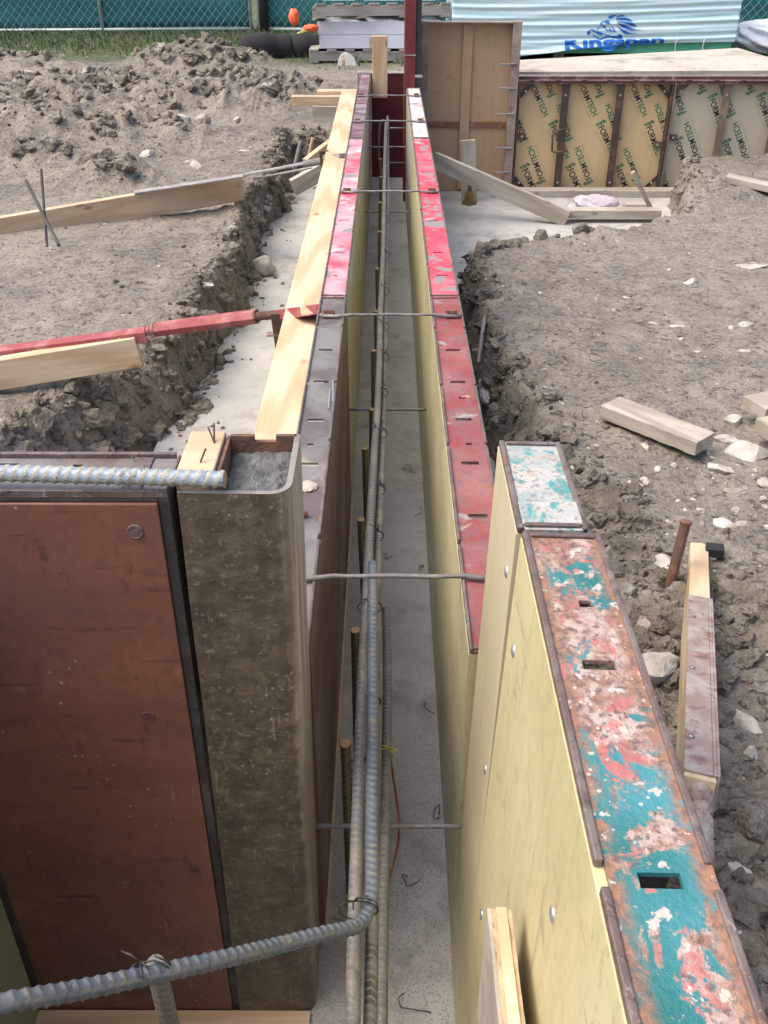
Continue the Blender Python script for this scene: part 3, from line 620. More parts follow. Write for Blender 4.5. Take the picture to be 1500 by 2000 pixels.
form_panel(1, 4.224, 5.60, 'far right form panel with whitish cement crusted top', M['white_top'], M['ply_pale'], [4.7, 5.1, 5.4], [4.4])
# tall forms near the camera (0.914 high), on the right
form_panel(1, .744, .922, 'narrow tall filler form with whitish teal flecked top', M['teal_white'], M['ply_cream'], [], [], z1=.914, xi=.104, xo=.172, lean=R(1.15), lipseg=.5,
           rivets=[(.775, .84), (.772, .56)], name='filler_form', group=None, lipw=.0068, breaks=[])
tealp = form_panel(1, -.55, .741, 'big near form panel with peeling teal and rust painted top and yellow face', M['teal'], M['ply_yellow_new'], [.556, .363, .08], [.633], z1=.914, xi=.098, xo=.172, lean=R(1.75), lipseg=.42,
           rivets=[(.70, .80), (.43, .78), (.68, .42), (.16, .7)], slot_w=.026, group=None, lipw=.0068, breaks=[.357])
# overlap plate on the filler top
mb = MB(); mb.box((.124, .752, .9108), (.186, .792, .9125)); pl = mb.build('cover_plate', M['teal_white'], bpy.data.objects['filler_form'], bevel=.001)

# ------------------------------------------------------------------ tall corner post and brown panel, left
cp = thing('corner_post', 'tall hollow steel corner post with mottled olive brown face and open top', 'corner post', (-.155, .86, 0))
outer = [(-.213, .804), (-.122, .804)] + [(-.122 + .022 * math.sin(a), .826 - .022 * math.cos(a)) for a in [R(18 * k) for k in range(1, 6)]] + [(-.100, .932)]
inner = [(-.106, .932), (-.106, .826)] + [(-.122 + .016 * math.cos(a), .826 - .016 * math.sin(a)) for a in [R(18 * k) for k in range(1, 6)]] + [(-.213, .810)]
mb = MB(); n = len(outer); ring = outer + inner; N = len(ring)
nz = 40
for k in range(nz + 1):
    z = .001 + .913 * k / nz; dx = .016 * (z - .5) * .8
    mb.v += [(x + dx * .9, y + .0012 * math.sin(z * 23 + x * 30), z) for x, y in ring]
for k in range(nz):
    for i in range(N): mb.f.append((k * N + i, k * N + (i + 1) % N, (k + 1) * N + (i + 1) % N, (k + 1) * N + i)); mb.m.append(0)
for i in range(n - 1):
    j = N - 1 - i; mb.f.append((nz * N + i, nz * N + i + 1, nz * N + j - 1, nz * N + j)); mb.m.append(1)
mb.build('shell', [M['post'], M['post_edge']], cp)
mb = MB(); mb.box((-.172, .9262, .002), (-.146, .9318, .914)); mb.box((-.146, .9262, .002), (-.122, .9318, .907)); mb.box((-.122, .9262, .002), (-.0995, .9318, .914)); mb.box((-.176, .812, .002), (-.1722, .9318, .912))
mb.build('back_plate', M['rust'], cp)
gx = np.linspace(-.1715, -.1, 46); gy = np.linspace(.811, .9255, 60); GX, GY = np.meshgrid(gx, gy)
GZ = .882 + .016 * (billow(GX, GY, 38, 4, 3) - .5) + .010 * fbm(GX, GY, 20, 2, 4) + .010 * sm((GY - .90) / .03)
i = (np.arange(45)[None] + 46 * np.arange(59)[:, None]).ravel()
np_mesh('hardened_grout', np.stack([GX, GY, GZ], -1).reshape(-1, 3), np.stack([i, i + 1, i + 47, i + 46], 1), M['crust'], cp)
# brown panel facing the camera
bp = thing('wall_form', 'big brown faced form panel facing the camera at lower left', 'form panel', (-.36, .83, 0), 'steel framed wall form panels')
mb = MB(); mb.box((-.5105, .8055, .004), (-.2295, .8195, .9005)); ply = mb.build('plywood_face', M['ply_brown'], bp, bevel=.0015)
mb = MB(); mb.box((-.60, .8055, .003), (-.5108, .885, .905)); mb.box((-.2288, .808, .003), (-.2175, .885, .905)); mb.box((-.5105, .808, .9010), (-.2290, .822, .905)); mb.build('frame', M['dark_steel'], bp, bevel=.001)
mb = MB()
def plate_y(mb, y0, y1, x0, x1, z0, z1, cuts):
    a = x0
    for (xc, hx, hy, yc) in sorted(cuts):
        mb.box((a, y0, z0), (xc - hx, y1, z1)); mb.box((xc - hx, y0, z0), (xc + hx, yc - hy, z1)); mb.box((xc - hx, yc + hy, z0), (xc + hx, y1, z1)); a = xc + hx
    mb.box((a, y0, z0), (x1, y1, z1))
plate_y(mb, .812, .884, -.62, -.2215, .9055, .909, [(-.400, .0125, .005, .868), (-.325, .005, .005, .866)])
mb.build('top_rail', M['steel_top'], bp)
mb = MB(); mb.box((-.62, .8845, .895), (-.224, .890, .9145)); mb.box((-.62, .808, .9055), (-.2185, .8118, .9145)); mb.box((-.268, .815, .9092), (-.247, .884, .9112)); mb.box((-.2213, .812, .9055), (-.2185, .8845, .914)); mb.build('edge_lip', M['lip'], bp, bevel=.0015)
def disc(c, r, th, mat, parent, name='bolt_head', axis='y'):
    mb = MB(); nn = 20; pr = [(r, 0), (r, th * .6), (r * .88, th), (r * .8, th * .75), (.0005, th * .8)]
    vs_ = [(c[0] + q * math.cos(2 * math.pi * k / nn), c[1] - h, c[2] + q * math.sin(2 * math.pi * k / nn)) for (q, h) in pr for k in range(nn)]
    mb.add(vs_, [(i * nn + k, i * nn + (k + 1) % nn, (i + 1) * nn + (k + 1) % nn, (i + 1) * nn + k) for i in range(4) for k in range(nn)])
    return mb.build(name, mat, parent, smooth=False)
disc((-.256, .8055, .868), .0085, .0022, M['lip'], ply); disc((-.277, .8055, .61), .008, .0015, M['ply_brown_y'], ply)
# pale green return panel closing the jog, and an unseen form raised to full height to darken it
rp = thing('wall_form', 'pale green form panel standing at right angles in the lower left corner', 'form panel', (-.52, .5, 0), 'steel framed wall form panels')
mb = MB(); mb.box((-.5345, .20, .004), (-.5205, .8045, .905)); mb.build('plywood_face', M['ply_green'], rp)
mb = MB(); mb.box((-.60, .20, .003), (-.535, .803, .010)); mb.box((-.60, .20, .900), (-.535, .803, .913)); mb.box((-.60, .797, .0105), (-.535, .803, .8995)); mb.box((-.60, .20, .0105), (-.535, .206, .8995)); mb.build('frame', M['dark_steel'], rp)
np_ = thing('wall_form', 'unseen brown form panel just below the camera, raised to shade the jog', 'form panel', (-.35, .17, 0), 'steel framed wall form panels')
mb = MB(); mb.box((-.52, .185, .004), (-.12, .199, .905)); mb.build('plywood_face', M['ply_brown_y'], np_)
mb = MB(); mb.box((-.52, .12, .003), (-.12, .1845, .010)); mb.box((-.52, .12, .902), (-.12, .1845, .912)); mb.box((-.52, .12, .0105), (-.514, .1845, .9015)); mb.box((-.126, .12, .0105), (-.12, .1845, .9015)); mb.build('frame', M['dark_steel'], np_)
mb = MB(); mb.box((-.5195, .776, .0005), (-.1135, .8035, .010)); tag(mb.build('wood_strip', M['pine_worn']), 'thin pale wood strip on the footing under the brown form panel', 'wood strip')
mb = MB(); mb.box((-.0982, .94, .0005), (-.0935, 2.25, .012)); tag(mb.build('wood_strip', M['pine_worn']), 'thin wood strip along the bottom of the near left form panel', 'wood strip')
# wooden block between panel and post, with nails
q = [P(425, 846, z=.925), P(452, 848, z=.925), P(457, 905, z=.925), P(432, 948, z=.925), P(385, 925, z=.925)]
wb = thing('wood_block', 'short pale wood block wedged between brown panel and corner post', 'wood block', (-.19, .86, .60))
mb = MB(); mb.prism([(-.2165, .834), (-.1775, .822), (-.1775, .934), (-.2165, .934)], .62, .9165); mb.build('block', M['pine_worn'], wb, bevel=.002)
for (a, b) in (((-.186, .905, .917), (-.193, .914, .932)), ((-.186, .905, .917), (-.187, .918, .934)), ((-.194, .862, .917), (-.188, .868, .930))):
    mb = MB(); mb.tube([a, b], .0011, 6); mb.build('nail', M['rust'], wb)

# ------------------------------------------------------------------ end of the trench, corner post and large panels on the right
ep = thing('wall_form', 'dark red faced form panel closing the far end of the trench', 'form panel', (.1, 6.22, 0), 'steel framed wall form panels')
mb = MB(); mb.box((-.0975, 6.20, .004), (.72, 6.214, .600)); mb.build('plywood_face', M['end_ply'], ep)
mb = MB(); mb.box((-.18, 6.195, .600), (.72, 6.28, .607)); mb.box((-.18, 6.2145, .003), (.72, 6.28, .012)); mb.box((-.18, 6.2145, .0125), (-.172, 6.28, .5995)); mb.box((.712, 6.2145, .0125), (.72, 6.28, .5995)); mb.build('frame', M['grey_steel'], ep, bevel=.001)
up = thing('form_post', 'tall maroon steel form post rising above the far end of the right wall', 'steel post', (.13, 5.7, 0))
mb = MB(); mb.box((.093, 5.605, .002), (.152, 5.86, 1.24)); mb.build('post', M['maroon'], up, bevel=.003)
mb = MB(); mb.box((.1525, 5.62, .002), (.181, 5.70, 1.22)); mb.build('dark_gap_strip', M['dark_steel'], up, bevel=.002)  # dark strip put where the gap beside the post lies in shade
mb = MB(); mb.box((.0925, 5.602, .765), (.1525, 5.604, .772)); mb.build('weld_seam', M['grey_steel'], up); mb = MB(); mb.box((.150, 5.59, .66), (.19, 5.6045, .672)); mb.build('clip', M['grey_steel'], up)
beam('upright_board', P(742, 190, Y=6.06), P(742, 70, Y=6.06), .089, .038, M['pine'], up=(0, 1, 0)); tag(bpy.data.objects['upright_board'], 'fresh pine board standing upright at the far end of the trench', 'board')
# tall stained plywood panel
bg_ = thing('wall_form', 'tall stained plywood panel standing upright right of the maroon post', 'form panel', (.46, 5.87, 0), 'steel framed wall form panels')
mb = MB(); mb.box((.197, 5.862, .003), (.722, 5.88, .905)); pp = mb.build('plywood_face', M['old_ply'], bg_)
mb = MB(); mb.box((.188, 5.80, .003), (.2275, 5.861, .913)); mb.build('side_rail', M['old_steel'], bg_, bevel=.002)
mb = MB(); mb.box((.690, 5.80, .003), (.738, 5.861, .913)); mb.build('side_rail', M['old_steel'], bg_, bevel=.002)
mb = MB(); mb.box((.42, 5.845, .012), (.475, 5.8615, .90)); mb.build('center_rib', M['old_ply'], bg_, bevel=.002)
mb = MB(); mb.box((.228, 5.852, .36), (.4195, 5.8615, .39)); mb.box((.4755, 5.852, .36), (.6895, 5.8615, .39)); mb.build('cross_rib', M['wedge'], bg_)
for k, z in enumerate((.70, .58, .44, .26, .12)):
    for x in (.236, .676):
        mb = MB(); mb.tube([(x - .05, 5.797, z), (x + .045, 5.795, z + .004 * (-1) ** k)], .0045, 7); mb.build('pin', M['grey_steel'], bg_)
mb = MB(); mb.box((.228, 5.80, .905), (.6895, 5.862, .911)); mb.build('top_rail', M['old_steel'], bg_)

# text helper
def text_mesh(s, bold=.0):
    cu = bpy.data.curves.new('t', 'FONT'); cu.body = s; cu.size = 1; cu.offset = bold; cu.resolution_u = 3
    o = bpy.data.objects.new('t', cu); C.objects.link(o)
    me = bpy.data.meshes.new_from_object(o.evaluated_get(bpy.context.evaluated_depsgraph_get()))
    v = [(p.co.x, p.co.y) for p in me.vertices]; f = [tuple(p.vertices) for p in me.polygons]
    bpy.data.objects.remove(o); bpy.data.curves.remove(cu); bpy.data.meshes.remove(me)
    return v, f
TF, TT = text_mesh('FORM', .02), text_mesh('TECH', .02)
WF = max(p[0] for p in TF[0]) + .05; WT = max(p[0] for p in TT[0])
def formtech(mb, start, end, Y, x_lo, x_hi, z_lo, z_hi):
    a = P(*start, Y=Y); b = P(*end, Y=Y); ux = (b - a); L = ux.length; ux.normalize(); uy = Vector((-ux.z, 0, ux.x))
    sc = L / (WF + WT); ok = lambda v: x_lo < v.x < x_hi and z_lo < v.z < z_hi
    def put(vs_, fs, ox, mi, sy=1.25, oy=0):
        pts = [a + ux * (x + ox) * sc + uy * (y * sy + oy) * sc for x, y in vs_]
        fs = [f for f in fs if all(ok(pts[i]) for i in f)]; mb.add(pts, fs, mi)
    put(*TF, 0, 0); put(*TT, WF, 1)
    bars = [(-.55, -.15, -.38, 1.25), (-.28, .0, -.16, 1.5), (-.55, 1.1, -.05, 1.25), (-.38, .55, -.05, .7)]
    for (x0, y0, x1, y1) in bars: put([(x0, y0), (x1, y0), (x1, y1), (x0, y1)], [(0, 1, 2, 3)], 0, 1, 1)
    put([(.3, -.42), (WF + WT, -.42), (WF + WT, -.36), (.3, -.36)], [(0, 1, 2, 3)], 0, 2, 1)
c8 = lambda x, y: (960 + x / 2.7778, y / 2.7778)
def ft_panel(x0, x1, label, ply, fr, studs, words, gus):
    t = thing('wall_form', label, 'form panel', ((x0 + x1) / 2, 5.84, 0), 'steel framed wall form panels')
    mb = MB(); mb.box((x0 + .003, 5.855, .004), (x1 - .003, 5.869, .604)); p = mb.build('plywood_face', ply, t)
    mb = MB()
    for (s, e) in words: formtech(mb, c8(*s), c8(*e), 5.8540, x0 + .008, x1 - .008, .012, .60)
    mb.build('printed_lettering', [M['ink'], M['ink_green'], M['ink_grey']], p)
    mb = MB(); mb.box((x0 + .001, 5.80, .002), (x0 + .011, 5.8545, .610)); mb.box((x1 - .011, 5.80, .002), (x1 - .001, 5.8545, .610)); mb.box((x0 + .0115, 5.80, .002), (x1 - .0115, 5.8545, .014)); mb.build('frame', fr, t, bevel=.0015)
    mb = MB(); mb.box((x0 + .0115, 5.80, .598), (x1 - .0115, 5.8545, .6095)); mb.box((x0 + .002, 5.797, .612), (x1 - .002, 5.86, .617)); mb.box((x0 + .002, 5.855, .6175), (x1 - .002, 5.862, .632))
    for k in range(6): xx = x0 + (x1 - x0) * (k + .4) / 6; mb.box((xx, 5.795, .6175), (xx + .03, 5.80, .6225))
    mb.build('top_rail', M['ft_maroon'], t, bevel=.001)
    for sx in studs:
        mb = MB(); mb.box((sx - .021, 5.812, .0145), (sx + .021, 5.816, .5975)); mb.box((sx - .003, 5.8162, .0145), (sx + .003, 5.8535, .5975)); st = mb.build('stud', fr, t, bevel=.001)
        for z in (.06, .54): mb = MB(); mb.tube([(sx, 5.812, z), (sx, 5.808, z)], .006, 10); mb.build('bolt_head', M['zinc_bright'], st)
    for (cx, cz, sx, sz) in gus:
        mb = MB(); a = .085; mb.slab([(cx, 5.835, cz + sz * a), (cx, 5.835, cz + sz * (a - .03)), (cx + sx * (a - .03), 5.835, cz), (cx + sx * a, 5.835, cz)], (0, 1, 0), .006); g_ = mb.build('gusset', fr, t)
        mb = MB(); mb.tube([(cx + sx * .033, 5.835, cz + sz * .04), (cx + sx * .033, 5.828, cz + sz * .04)], .007, 8); mb.build('bolt_head', M['zinc_bright'], g_)
    return t, fr
W1 = [((205, 462), (283, 635)), ((318, 692), (400, 865)), ((472, 462), (550, 635)), ((577, 692), (655, 865)), ((748, 462), (818, 635)), ((838, 692), (900, 868)), ((165, 925), (245, 1100)), ((410, 925), (490, 1100)), ((672, 930), (750, 1100)),
      ((190, 735), (125, 560)), ((287, 965), (222, 790)), ((543, 968), (478, 793)), ((800, 950), (738, 800)), ((435, 735), (380, 560)), ((700, 735), (645, 560)), ((968, 735), (912, 560)), ((340, 495), (275, 330)), ((605, 495), (540, 330)), ((870, 495), (805, 330)), ((130, 1020), (80, 850))]
W2 = [((1180, 545), (1240, 720)), ((992, 780), (1055, 955)), ((1255, 790), (1318, 960)), ((1445, 540), (1505, 715)), ((1128, 838), (1072, 660)), ((1392, 838), (1336, 660)), ((1050, 590), (990, 415)), ((1318, 600), (1255, 425)), ((1215, 1080), (1155, 905)), ((1470, 1065), (1410, 895)), ((985, 1080), (930, 905)), ((1160, 475), (1100, 300)), ((1425, 475), (1365, 300))]
p1, _ = ft_panel(.742, 1.619, 'tan plywood form panel with green printed words and dark brown steel studs', M['ft_tan'], M['ft_frame'], (1.012, 1.322), W1, [(.7535, .0145, 1, 1), (.7535, .5975, 1, -1), (1.6075, .5975, -1, -1), (1.6075, .0145, -1, 1)])
p2, _ = ft_panel(1.621, 2.54, 'greyish printed plywood form panel half buried by soil at the right edge', M['ft_grey'], M['ft_frame2'], (1.925, 2.225), W2, [(1.6325, .5975, 1, -1)])
for (x, z, pr, s) in ((.7535, .315, p1, 1), (1.6075, .27, p1, -1), (1.6325, .31, p2, 1)):
    mb = MB(); mb.box((min(x, x + s * .055), 5.83, z - .016), (max(x, x + s * .055), 5.836, z + .016)); tb = mb.build('tie_bracket', M['rust'], pr, bevel=.001)
    mb = MB(); mb.tube([(x + s * .03, 5.83, z), (x + s * .03, 5.822, z)], .007, 8); mb.build('bolt_head', M['zinc_bright'], tb)
mb = MB(); mb.tube([(1.02, 5.80, .36), (.975, 5.79, .355), (.955, 5.79, .33), (.96, 5.79, .24)], .006, 8); mb.tube([(.965, 5.79, .235), (1.045, 5.795, .24)], .006, 8); mb.build('hanger_hook', M['rust'], p1, smooth=True)
# plywood sheet over the far wall
a, b, c_, e = P(1000, 124, Y=6.62), P(1440, 99, Y=6.6), P(1585, 152, Y=5.92), Vector((.745, 5.90, .634))
c_.z = .640; a.x = .745
mb = MB(); mb.slab([e, c_, b, a], (0, 0, 1), .016); sh = mb.build('plywood_sheet', M['crust_ply'], bevel=.001); tag(sh, 'cement crusted plywood sheet lying behind the printed form panels', 'plywood sheet')
# sill board below the tan panel
mb = MB(); mb.box((.62, 5.70, .0005), (1.72, 5.795, .038)); tag(mb.build('sill_board', M['grey_wood'], bevel=.002), 'flat pale board on the footing in front of the tan printed panel', 'board')

# ------------------------------------------------------------------ planks and props
wl = beam('plank', (-.212, .95, .537), (-.218, 5.83, .537), .087, .038, M['pine']); tag(wl, 'long pale pine plank lying flat against the left form wall', 'plank')
bl = 'off cut pine blocks stacked at the far end of the plank'
o = beam('board', P(570, 196, Y=6.02), P(700, 196, Y=6.02), .06, .05, M['pine_worn']); o.location.y += .0; tag(o, 'longer pine board end sticking out left past the far end of the plank', 'board', bl)
o = beam('board', P(620, 182.5, Y=6.10), P(705, 182.5, Y=6.10), .09, .036, M['pine_worn']); tag(o, 'shorter pine board lying on top of the longer board end', 'board', bl)
o = beam('board', P(610, 222, Y=5.86), P(690, 225, Y=5.86), .02, .085, M['grey_wood']); tag(o, 'pale grey board under the two pine board ends', 'board', bl)
g = 'old props leaning around the far footing'
o = beam('prop_board', P(846, 312, Y=5.30) , Vector((.965, 5.13, .03)), .04, .085, M['grey_wood'], rough=.0008); tag(o, 'grey board leaning down from the right form wall to the footing', 'prop', g)
o = beam('board', (.955, 5.19, .046), (1.47, 5.19, .046), .085, .04, M['grey_wood'], rough=.001); tag(o, 'whitish grey board lying flat on the far footing', 'board', g)
mb = MB(); mb.box((1.33, 5.38, .0005), (1.47, 5.45, .04)); tag(mb.build('wood_block', M['grey_wood'], bevel=.002), 'small wood block behind the lilac plastic bag', 'wood block')
o = beam('prop_board', (.475, 5.60, .002), (.452, 5.62, .335), .036, .088, M['grey_wood'], up=(0, -1, 0)); 
tag(o, 'short grey board standing against the tall stained plywood panel', 'prop', g)
o.rotation_mode = 'XYZ'; m_, L_ = frame((.475, 5.60, .002), (.452, 5.62, .335), (0, 1, 0)); o.data = (lambda mb: (mb.box((0, -.044, -.018), (L_, .044, .018)), mb)[1])(MB()).build('tmp', M['grey_wood']).data; bpy.data.objects.remove(bpy.data.objects['tmp']); o.matrix_basis = m_
an = thing('anchor_bolt', 'brass coloured nut and washer at the foot of the short grey board', 'bolt', (.47, 5.54, 0))
mb = MB(); mb.tube([(.47, 5.54, .001), (.47, 5.54, .018)], .042, 4); mb.build('washer', M['brass'], an)
mb = MB(); mb.tube([(.47, 5.54, .0185), (.47, 5.54, .06)], .03, 6); mb.tube([(.47, 5.54, .061), (.47, 5.54, .075)], .022, 6); mb.build('nut', M['brass'], an)
mb = MB(); mb.tube([(.47, 5.54, .0755), (.47, 5.54, .115)], .012, 8); mb.build('stud', M['rust'], an)
def stake(a, b, r, mat, label, head=False, grp=None, ext=.05):
    t = thing('stake', label, 'stake', tuple(b), grp); mb = MB(); a, b = Vector(a), Vector(b); b2 = b + (b - a).normalized() * ext
    mb.tube([b2, a], r, 10); mb.build('rod', mat, t, smooth=False)
    if head:
        mb = MB(); n_ = (a - b).normalized(); mb.tube([a - n_ * .001, a + n_ * .004, a + n_ * .006], [r * 1.15, r * 1.25, r * 1.0], 12); mb.build('head', mat, t)
    return t
stake(P(1236, 336, Y=5.2), P(1275, 415, Y=5.27), .012, M['grey_wood'], 'weathered grey stake leaning over the lilac plastic bag')
stake(P(50, 352, Y=3.9), P(106, 462, Y=3.66), .007, M['dark_steel'], 'dark rebar stake crossing in front of the far brace board')
stake(P(80, 330, Y=3.98), P(90, 458, Y=3.82), .0055, M['dark_steel'], 'upright thin stake behind the far brace board')
stake(P(587, 276, Y=5.9), P(575, 326, Y=5.9), .011, M['grey_steel'], 'bent grey steel pin in the far left corner of the excavation')
stake(P(611, 269, Y=6.0), P(603, 306, Y=6.0), .010, M['pine_worn'], 'pale wooden peg beside the bent grey pin')
o = beam('prop_board', P(598, 322, Y=5.7), P(652, 280, Y=5.9), .035, .07, M['pine_worn']); tag(o, 'brown board propped from the far bank up to the plank', 'prop', g)
o = beam('prop_board', P(572, 366, Y=5.25), P(640, 328, Y=5.35), .04, .085, M['grey_wood']); tag(o, 'grey board leaning on the footing under the far brace', 'prop', g)
o = beam('board', P(1418, 347, z=.30), P(1530, 372, z=.27), .09, .03, M['grey_wood']); tag(o, 'thin pale board end lying on the soil at the right edge', 'board')
# lying 2x4 offcuts on the right
def lay(p0, p1, wd, ht, z, name, label, mat, grp, rough=.001):
    o = beam(name, Vector((p0[0], p0[1], z)), Vector((p1[0], p1[1], z)), wd, ht, mat, rough=rough); tag(o, label, 'wood offcut', grp); return o
a0 = P(1184, 790, z=.27); a1 = P(1378, 862, z=.27)
lay((a0.x + .01, a0.y), (a1.x, a1.y), .085, .038, .262, 'wood_offcut', 'long weathered wood offcut lying flat on the mud at right', M['grey_wood'], 'weathered wood offcuts on the right side mud')
a0 = P(1472, 795, z=.28); lay((a0.x, a0.y), (a0.x + .3, a0.y + .12), .09, .04, .275, 'wood_offcut', 'upper white topped wood offcut cut by the right edge', M['grey_wood'], 'weathered wood offcuts on the right side mud')
a0 = P(1490, 822, z=.28); lay((a0.x + .02, a0.y + .015), (a0.x + .12, a0.y - .22), .09, .04, .27, 'wood_offcut', 'lower wood offcut cut by the right edge beside the large rock', M['grey_wood'], 'weathered wood offcuts on the right side mud')
# black scrap, bag
mb = MB(); q = P(1394, 1068, z=.24); mb.prism([(q.x - .02, q.y - .012), (q.x + .018, q.y - .02), (q.x + .024, q.y + .008), (q.x - .012, q.y + .016)], .222, .243); tag(mb.build('rubber_scrap', M['gasket'], bevel=.002), 'black rubber scrap on the mud by the fresh pine brace board', 'scrap')

def crumple(name, c, rx, ry, rz, mat, seed, amp=.35, sub=4, parent=None, flatb=True):
    bm = bmesh.new(); bmesh.ops.create_icosphere(bm, subdivisions=sub, radius=1)
    v = np.array([p.co[:] for p in bm.verts]); f = np.array([[q.index for q in fc.verts] for fc in bm.faces]); bm.free()
    n_ = billow(v[:, 0] * 1.1 + v[:, 2] * .7, v[:, 1] * 1.1 - v[:, 2] * .8, 1.5, 4, seed); v = v * (1 - amp + 2 * amp * (n_ - .3))[:, None]
    v = v * (rx, ry, rz)
    if flatb: v[:, 2] = np.maximum(v[:, 2], -rz * .5)
    return np_mesh(name, v + np.array(c), f, mat, parent, smooth=True)
q = P(1196, 405, z=.02); tag(crumple('plastic_bag', (1.155, 5.42, .03), .15, .07, .055, M['bag'], 4), 'crumpled pale lilac plastic bag behind the flat whitish board', 'plastic bag')
q = P(970, 680, z=.10); tag(crumple('plastic_sheeting', (.315, 2.80, .10), .02, .09, .03, M['bag'], 9), 'crumpled clear plastic caught in the right bank', 'plastic')
stake((.335, 3.10, .25), (.315, 3.0, .16), .007, M['grey_steel'], 'short grey pipe end sticking from the right bank')

# ------------------------------------------------------------------ braces
def threads(a, b, r, mat, parent, name='screw', pitch=.009):
    a, b = Vector(a), Vector(b); L = (b - a).length; n = max(4, int(L / pitch) * 4); pts = [a + (b - a) * i / n for i in range(n + 1)]
    rs = [r * (1 if i % 4 in (0, 1) else .72) for i in range(n + 1)]
    mb = MB(); mb.tube(pts, rs, 12); return mb.build(name, mat, parent, smooth=False)
# red brace on the left
b0, b1 = P(-260, 772, z=.235), P(272, 684, z=.335)
t = thing('wall_brace', 'dusty red screw brace on a pale pine board, nearer one on the left', 'brace', (b0.x, b0.y, .2), 'adjustable wall braces')
beam('board', b0, b1, .038, .089, M['pine'], t)
c0, c1 = P(-260, 716, z=.285) , P(288, 643, z=.392)
mm, L_ = frame(c0, c1); mb = MB(); mb.box((0, -.022, -.003), (L_, .022, .002)); mb.box((0, -.027, -.03), (L_, -.0222, .002)); mb.build('angle_iron', M['red_steel'], t, bevel=.001, matrix=mm)
e0, e1, e2, e3 = P(284, 647, z=.392), P(306, 643, z=.40), P(500, 618, z=.47), P(556, 613, z=.505)
threads(e0, e1, .014, M['red_steel'], t); mm, L_ = frame(e1, e2); mb = MB()
mb.tube([(0, 0, 0), (L_, 0, 0)], .021, 6); mb.build('sleeve', M['red_steel'], t, bevel=.001, matrix=mm)
mb = MB(); mb.tube([(L_ * 0 - .004, 0, 0), (-.0005, 0, 0)], .021, 6); mb.tube([(L_ + .0005, 0, 0), (L_ + .005, 0, 0)], .020, 6); mb.build('collar', M['rust'], t, matrix=mm)
threads(e2, e3, .012, M['rust'], t)
e4 = P(610, 606, z=.59); mm, L_ = frame(e3, e4); mb = MB(); L_ = L_ + .012
mb.box((0, -.024, -.012), (L_ - .02, .024, -.009)); mb.box((0, -.027, -.012), (L_ - .03, -.0242, .013)); mb.box((0, .0242, -.012), (L_ - .03, .027, .013)); mb.box((L_ - .0198, -.014, -.012), (L_ + .006, .014, -.009)); mb.build('fork', M['red_steel'], t, bevel=.001, matrix=mm)
mb = MB(); mb.tube([(.075, 0, -.0088), (.075, 0, -.004)], .009, 10); mb.tube([(.04, .008, -.0088), (.04, .008, -.004)], .006, 8); mb.build('pin', M['rust'], t, matrix=mm)
br = thing('bracket', 'rusty angle bracket hanging under the red brace beside the plank', 'bracket', (-.27, 2.3, .4))
k0 = P(541, 612, z=.525); k1 = P(552, 696, z=.37)
mb = MB(); mm, L_ = frame(k0, k1, (0, 1, 0)); mb.box((0, -.017, -.003), (L_, .017, .003)); mb.build('plate', M['rust'], br, bevel=.001, matrix=mm)
k2 = P(520, 653, z=.45); k3 = P(551, 652, z=.45); mm2, L2 = frame(k2, k3); mb = MB(); mb.box((0, -.012, -.003), (L2, .012, .003)); mb.build('foot_plate', M['bracket'], br, bevel=.002, matrix=mm2)
# far brace on the left
b0, b1 = P(-160, 478, z=.225), P(474, 366, z=.315)
t = thing('wall_brace', 'muddy grey screw brace on a pine board, farther one on the left', 'brace', (b0.x, b0.y, .2), 'adjustable wall braces')
beam('board', b0, b1, .04, .11, M['pine_worn'], t)
c0, c1 = P(262, 376, z=.345), P(478, 343, z=.385); mm, L_ = frame(c0, c1); mb = MB(); mb.box((0, -.025, -.004), (L_, .025, .003)); mb.build('angle_iron', M['grey_steel'], t, matrix=mm)
d0, d1 = P(497, 334, z=.41), P(600, 318, z=.46); mm, L_ = frame(P(478, 341, z=.39), d1); mb = MB(); mb.box((0, -.022, -.004), (L_, .022, .004)); mb.build('channel', M['grey_steel'], t, bevel=.001, matrix=mm)
mm, L_ = frame(P(495, 350, z=.37), P(610, 327, z=.42)); mb = MB(); mb.box((0, -.012, -.003), (L_, .012, .003)); mb.build('lower_bar', M['grey_steel'], t, matrix=mm)
threads(P(596, 320, z=.455), P(638, 313, z=.50), .016, M['grey_steel'], t)
mm, L_ = frame(P(640, 306, z=.53), P(673, 304, z=.565)); mb = MB(); mb.box((0, -.025, -.010), (L_, .025, .010)); mb.build('fork', M['grey_steel'], t, bevel=.002, matrix=mm)
mm, L_ = frame(P(632, 294, z=.56), P(638, 342, z=.42), (0, 1, 0)); mb = MB(); mb.box((0, -.02, -.004), (L_, .02, .004)); mb.build('bracket_plate', M['rust'], t, matrix=mm)
# right brace
f0, f1 = P(1366, 1038, z=.19), P(1368, 1520, z=.53)
t = thing('wall_brace', 'fresh pine brace board with a steel strap, right of the big teal form', 'brace', (f0.x, f0.y, .15), 'adjustable wall braces')
mm, L_ = frame(f0, f1); mb = MB(); mb.box((0, -.019, -.080), (L_, .019, .0)); mb.build('board', M['pine'], t, bevel=.002, matrix=mm)
s0 = L_ * .42; mb = MB(); mb.box((s0, -.020, .0005), (L_ - .008, .0145, .004)); mb.box((s0, .0195, -.062), (L_ - .008, .023, .004)); mb.box((s0, .0147, .0005), (L_ - .008, .0195, .004))
st = mb.build('steel_strap', M['bracket'], t, bevel=.001, matrix=mm)
for k in (.18, .52, .86):
    mb = MB(); x = s0 + (L_ - s0) * k; mb.tube([(x, -.012, .0042), (x, -.012, .0058), (x, -.012, .0075)], [.0042, .0042, .0025], 10); mb.build('screw_head', M['screw'], st, matrix=mm)
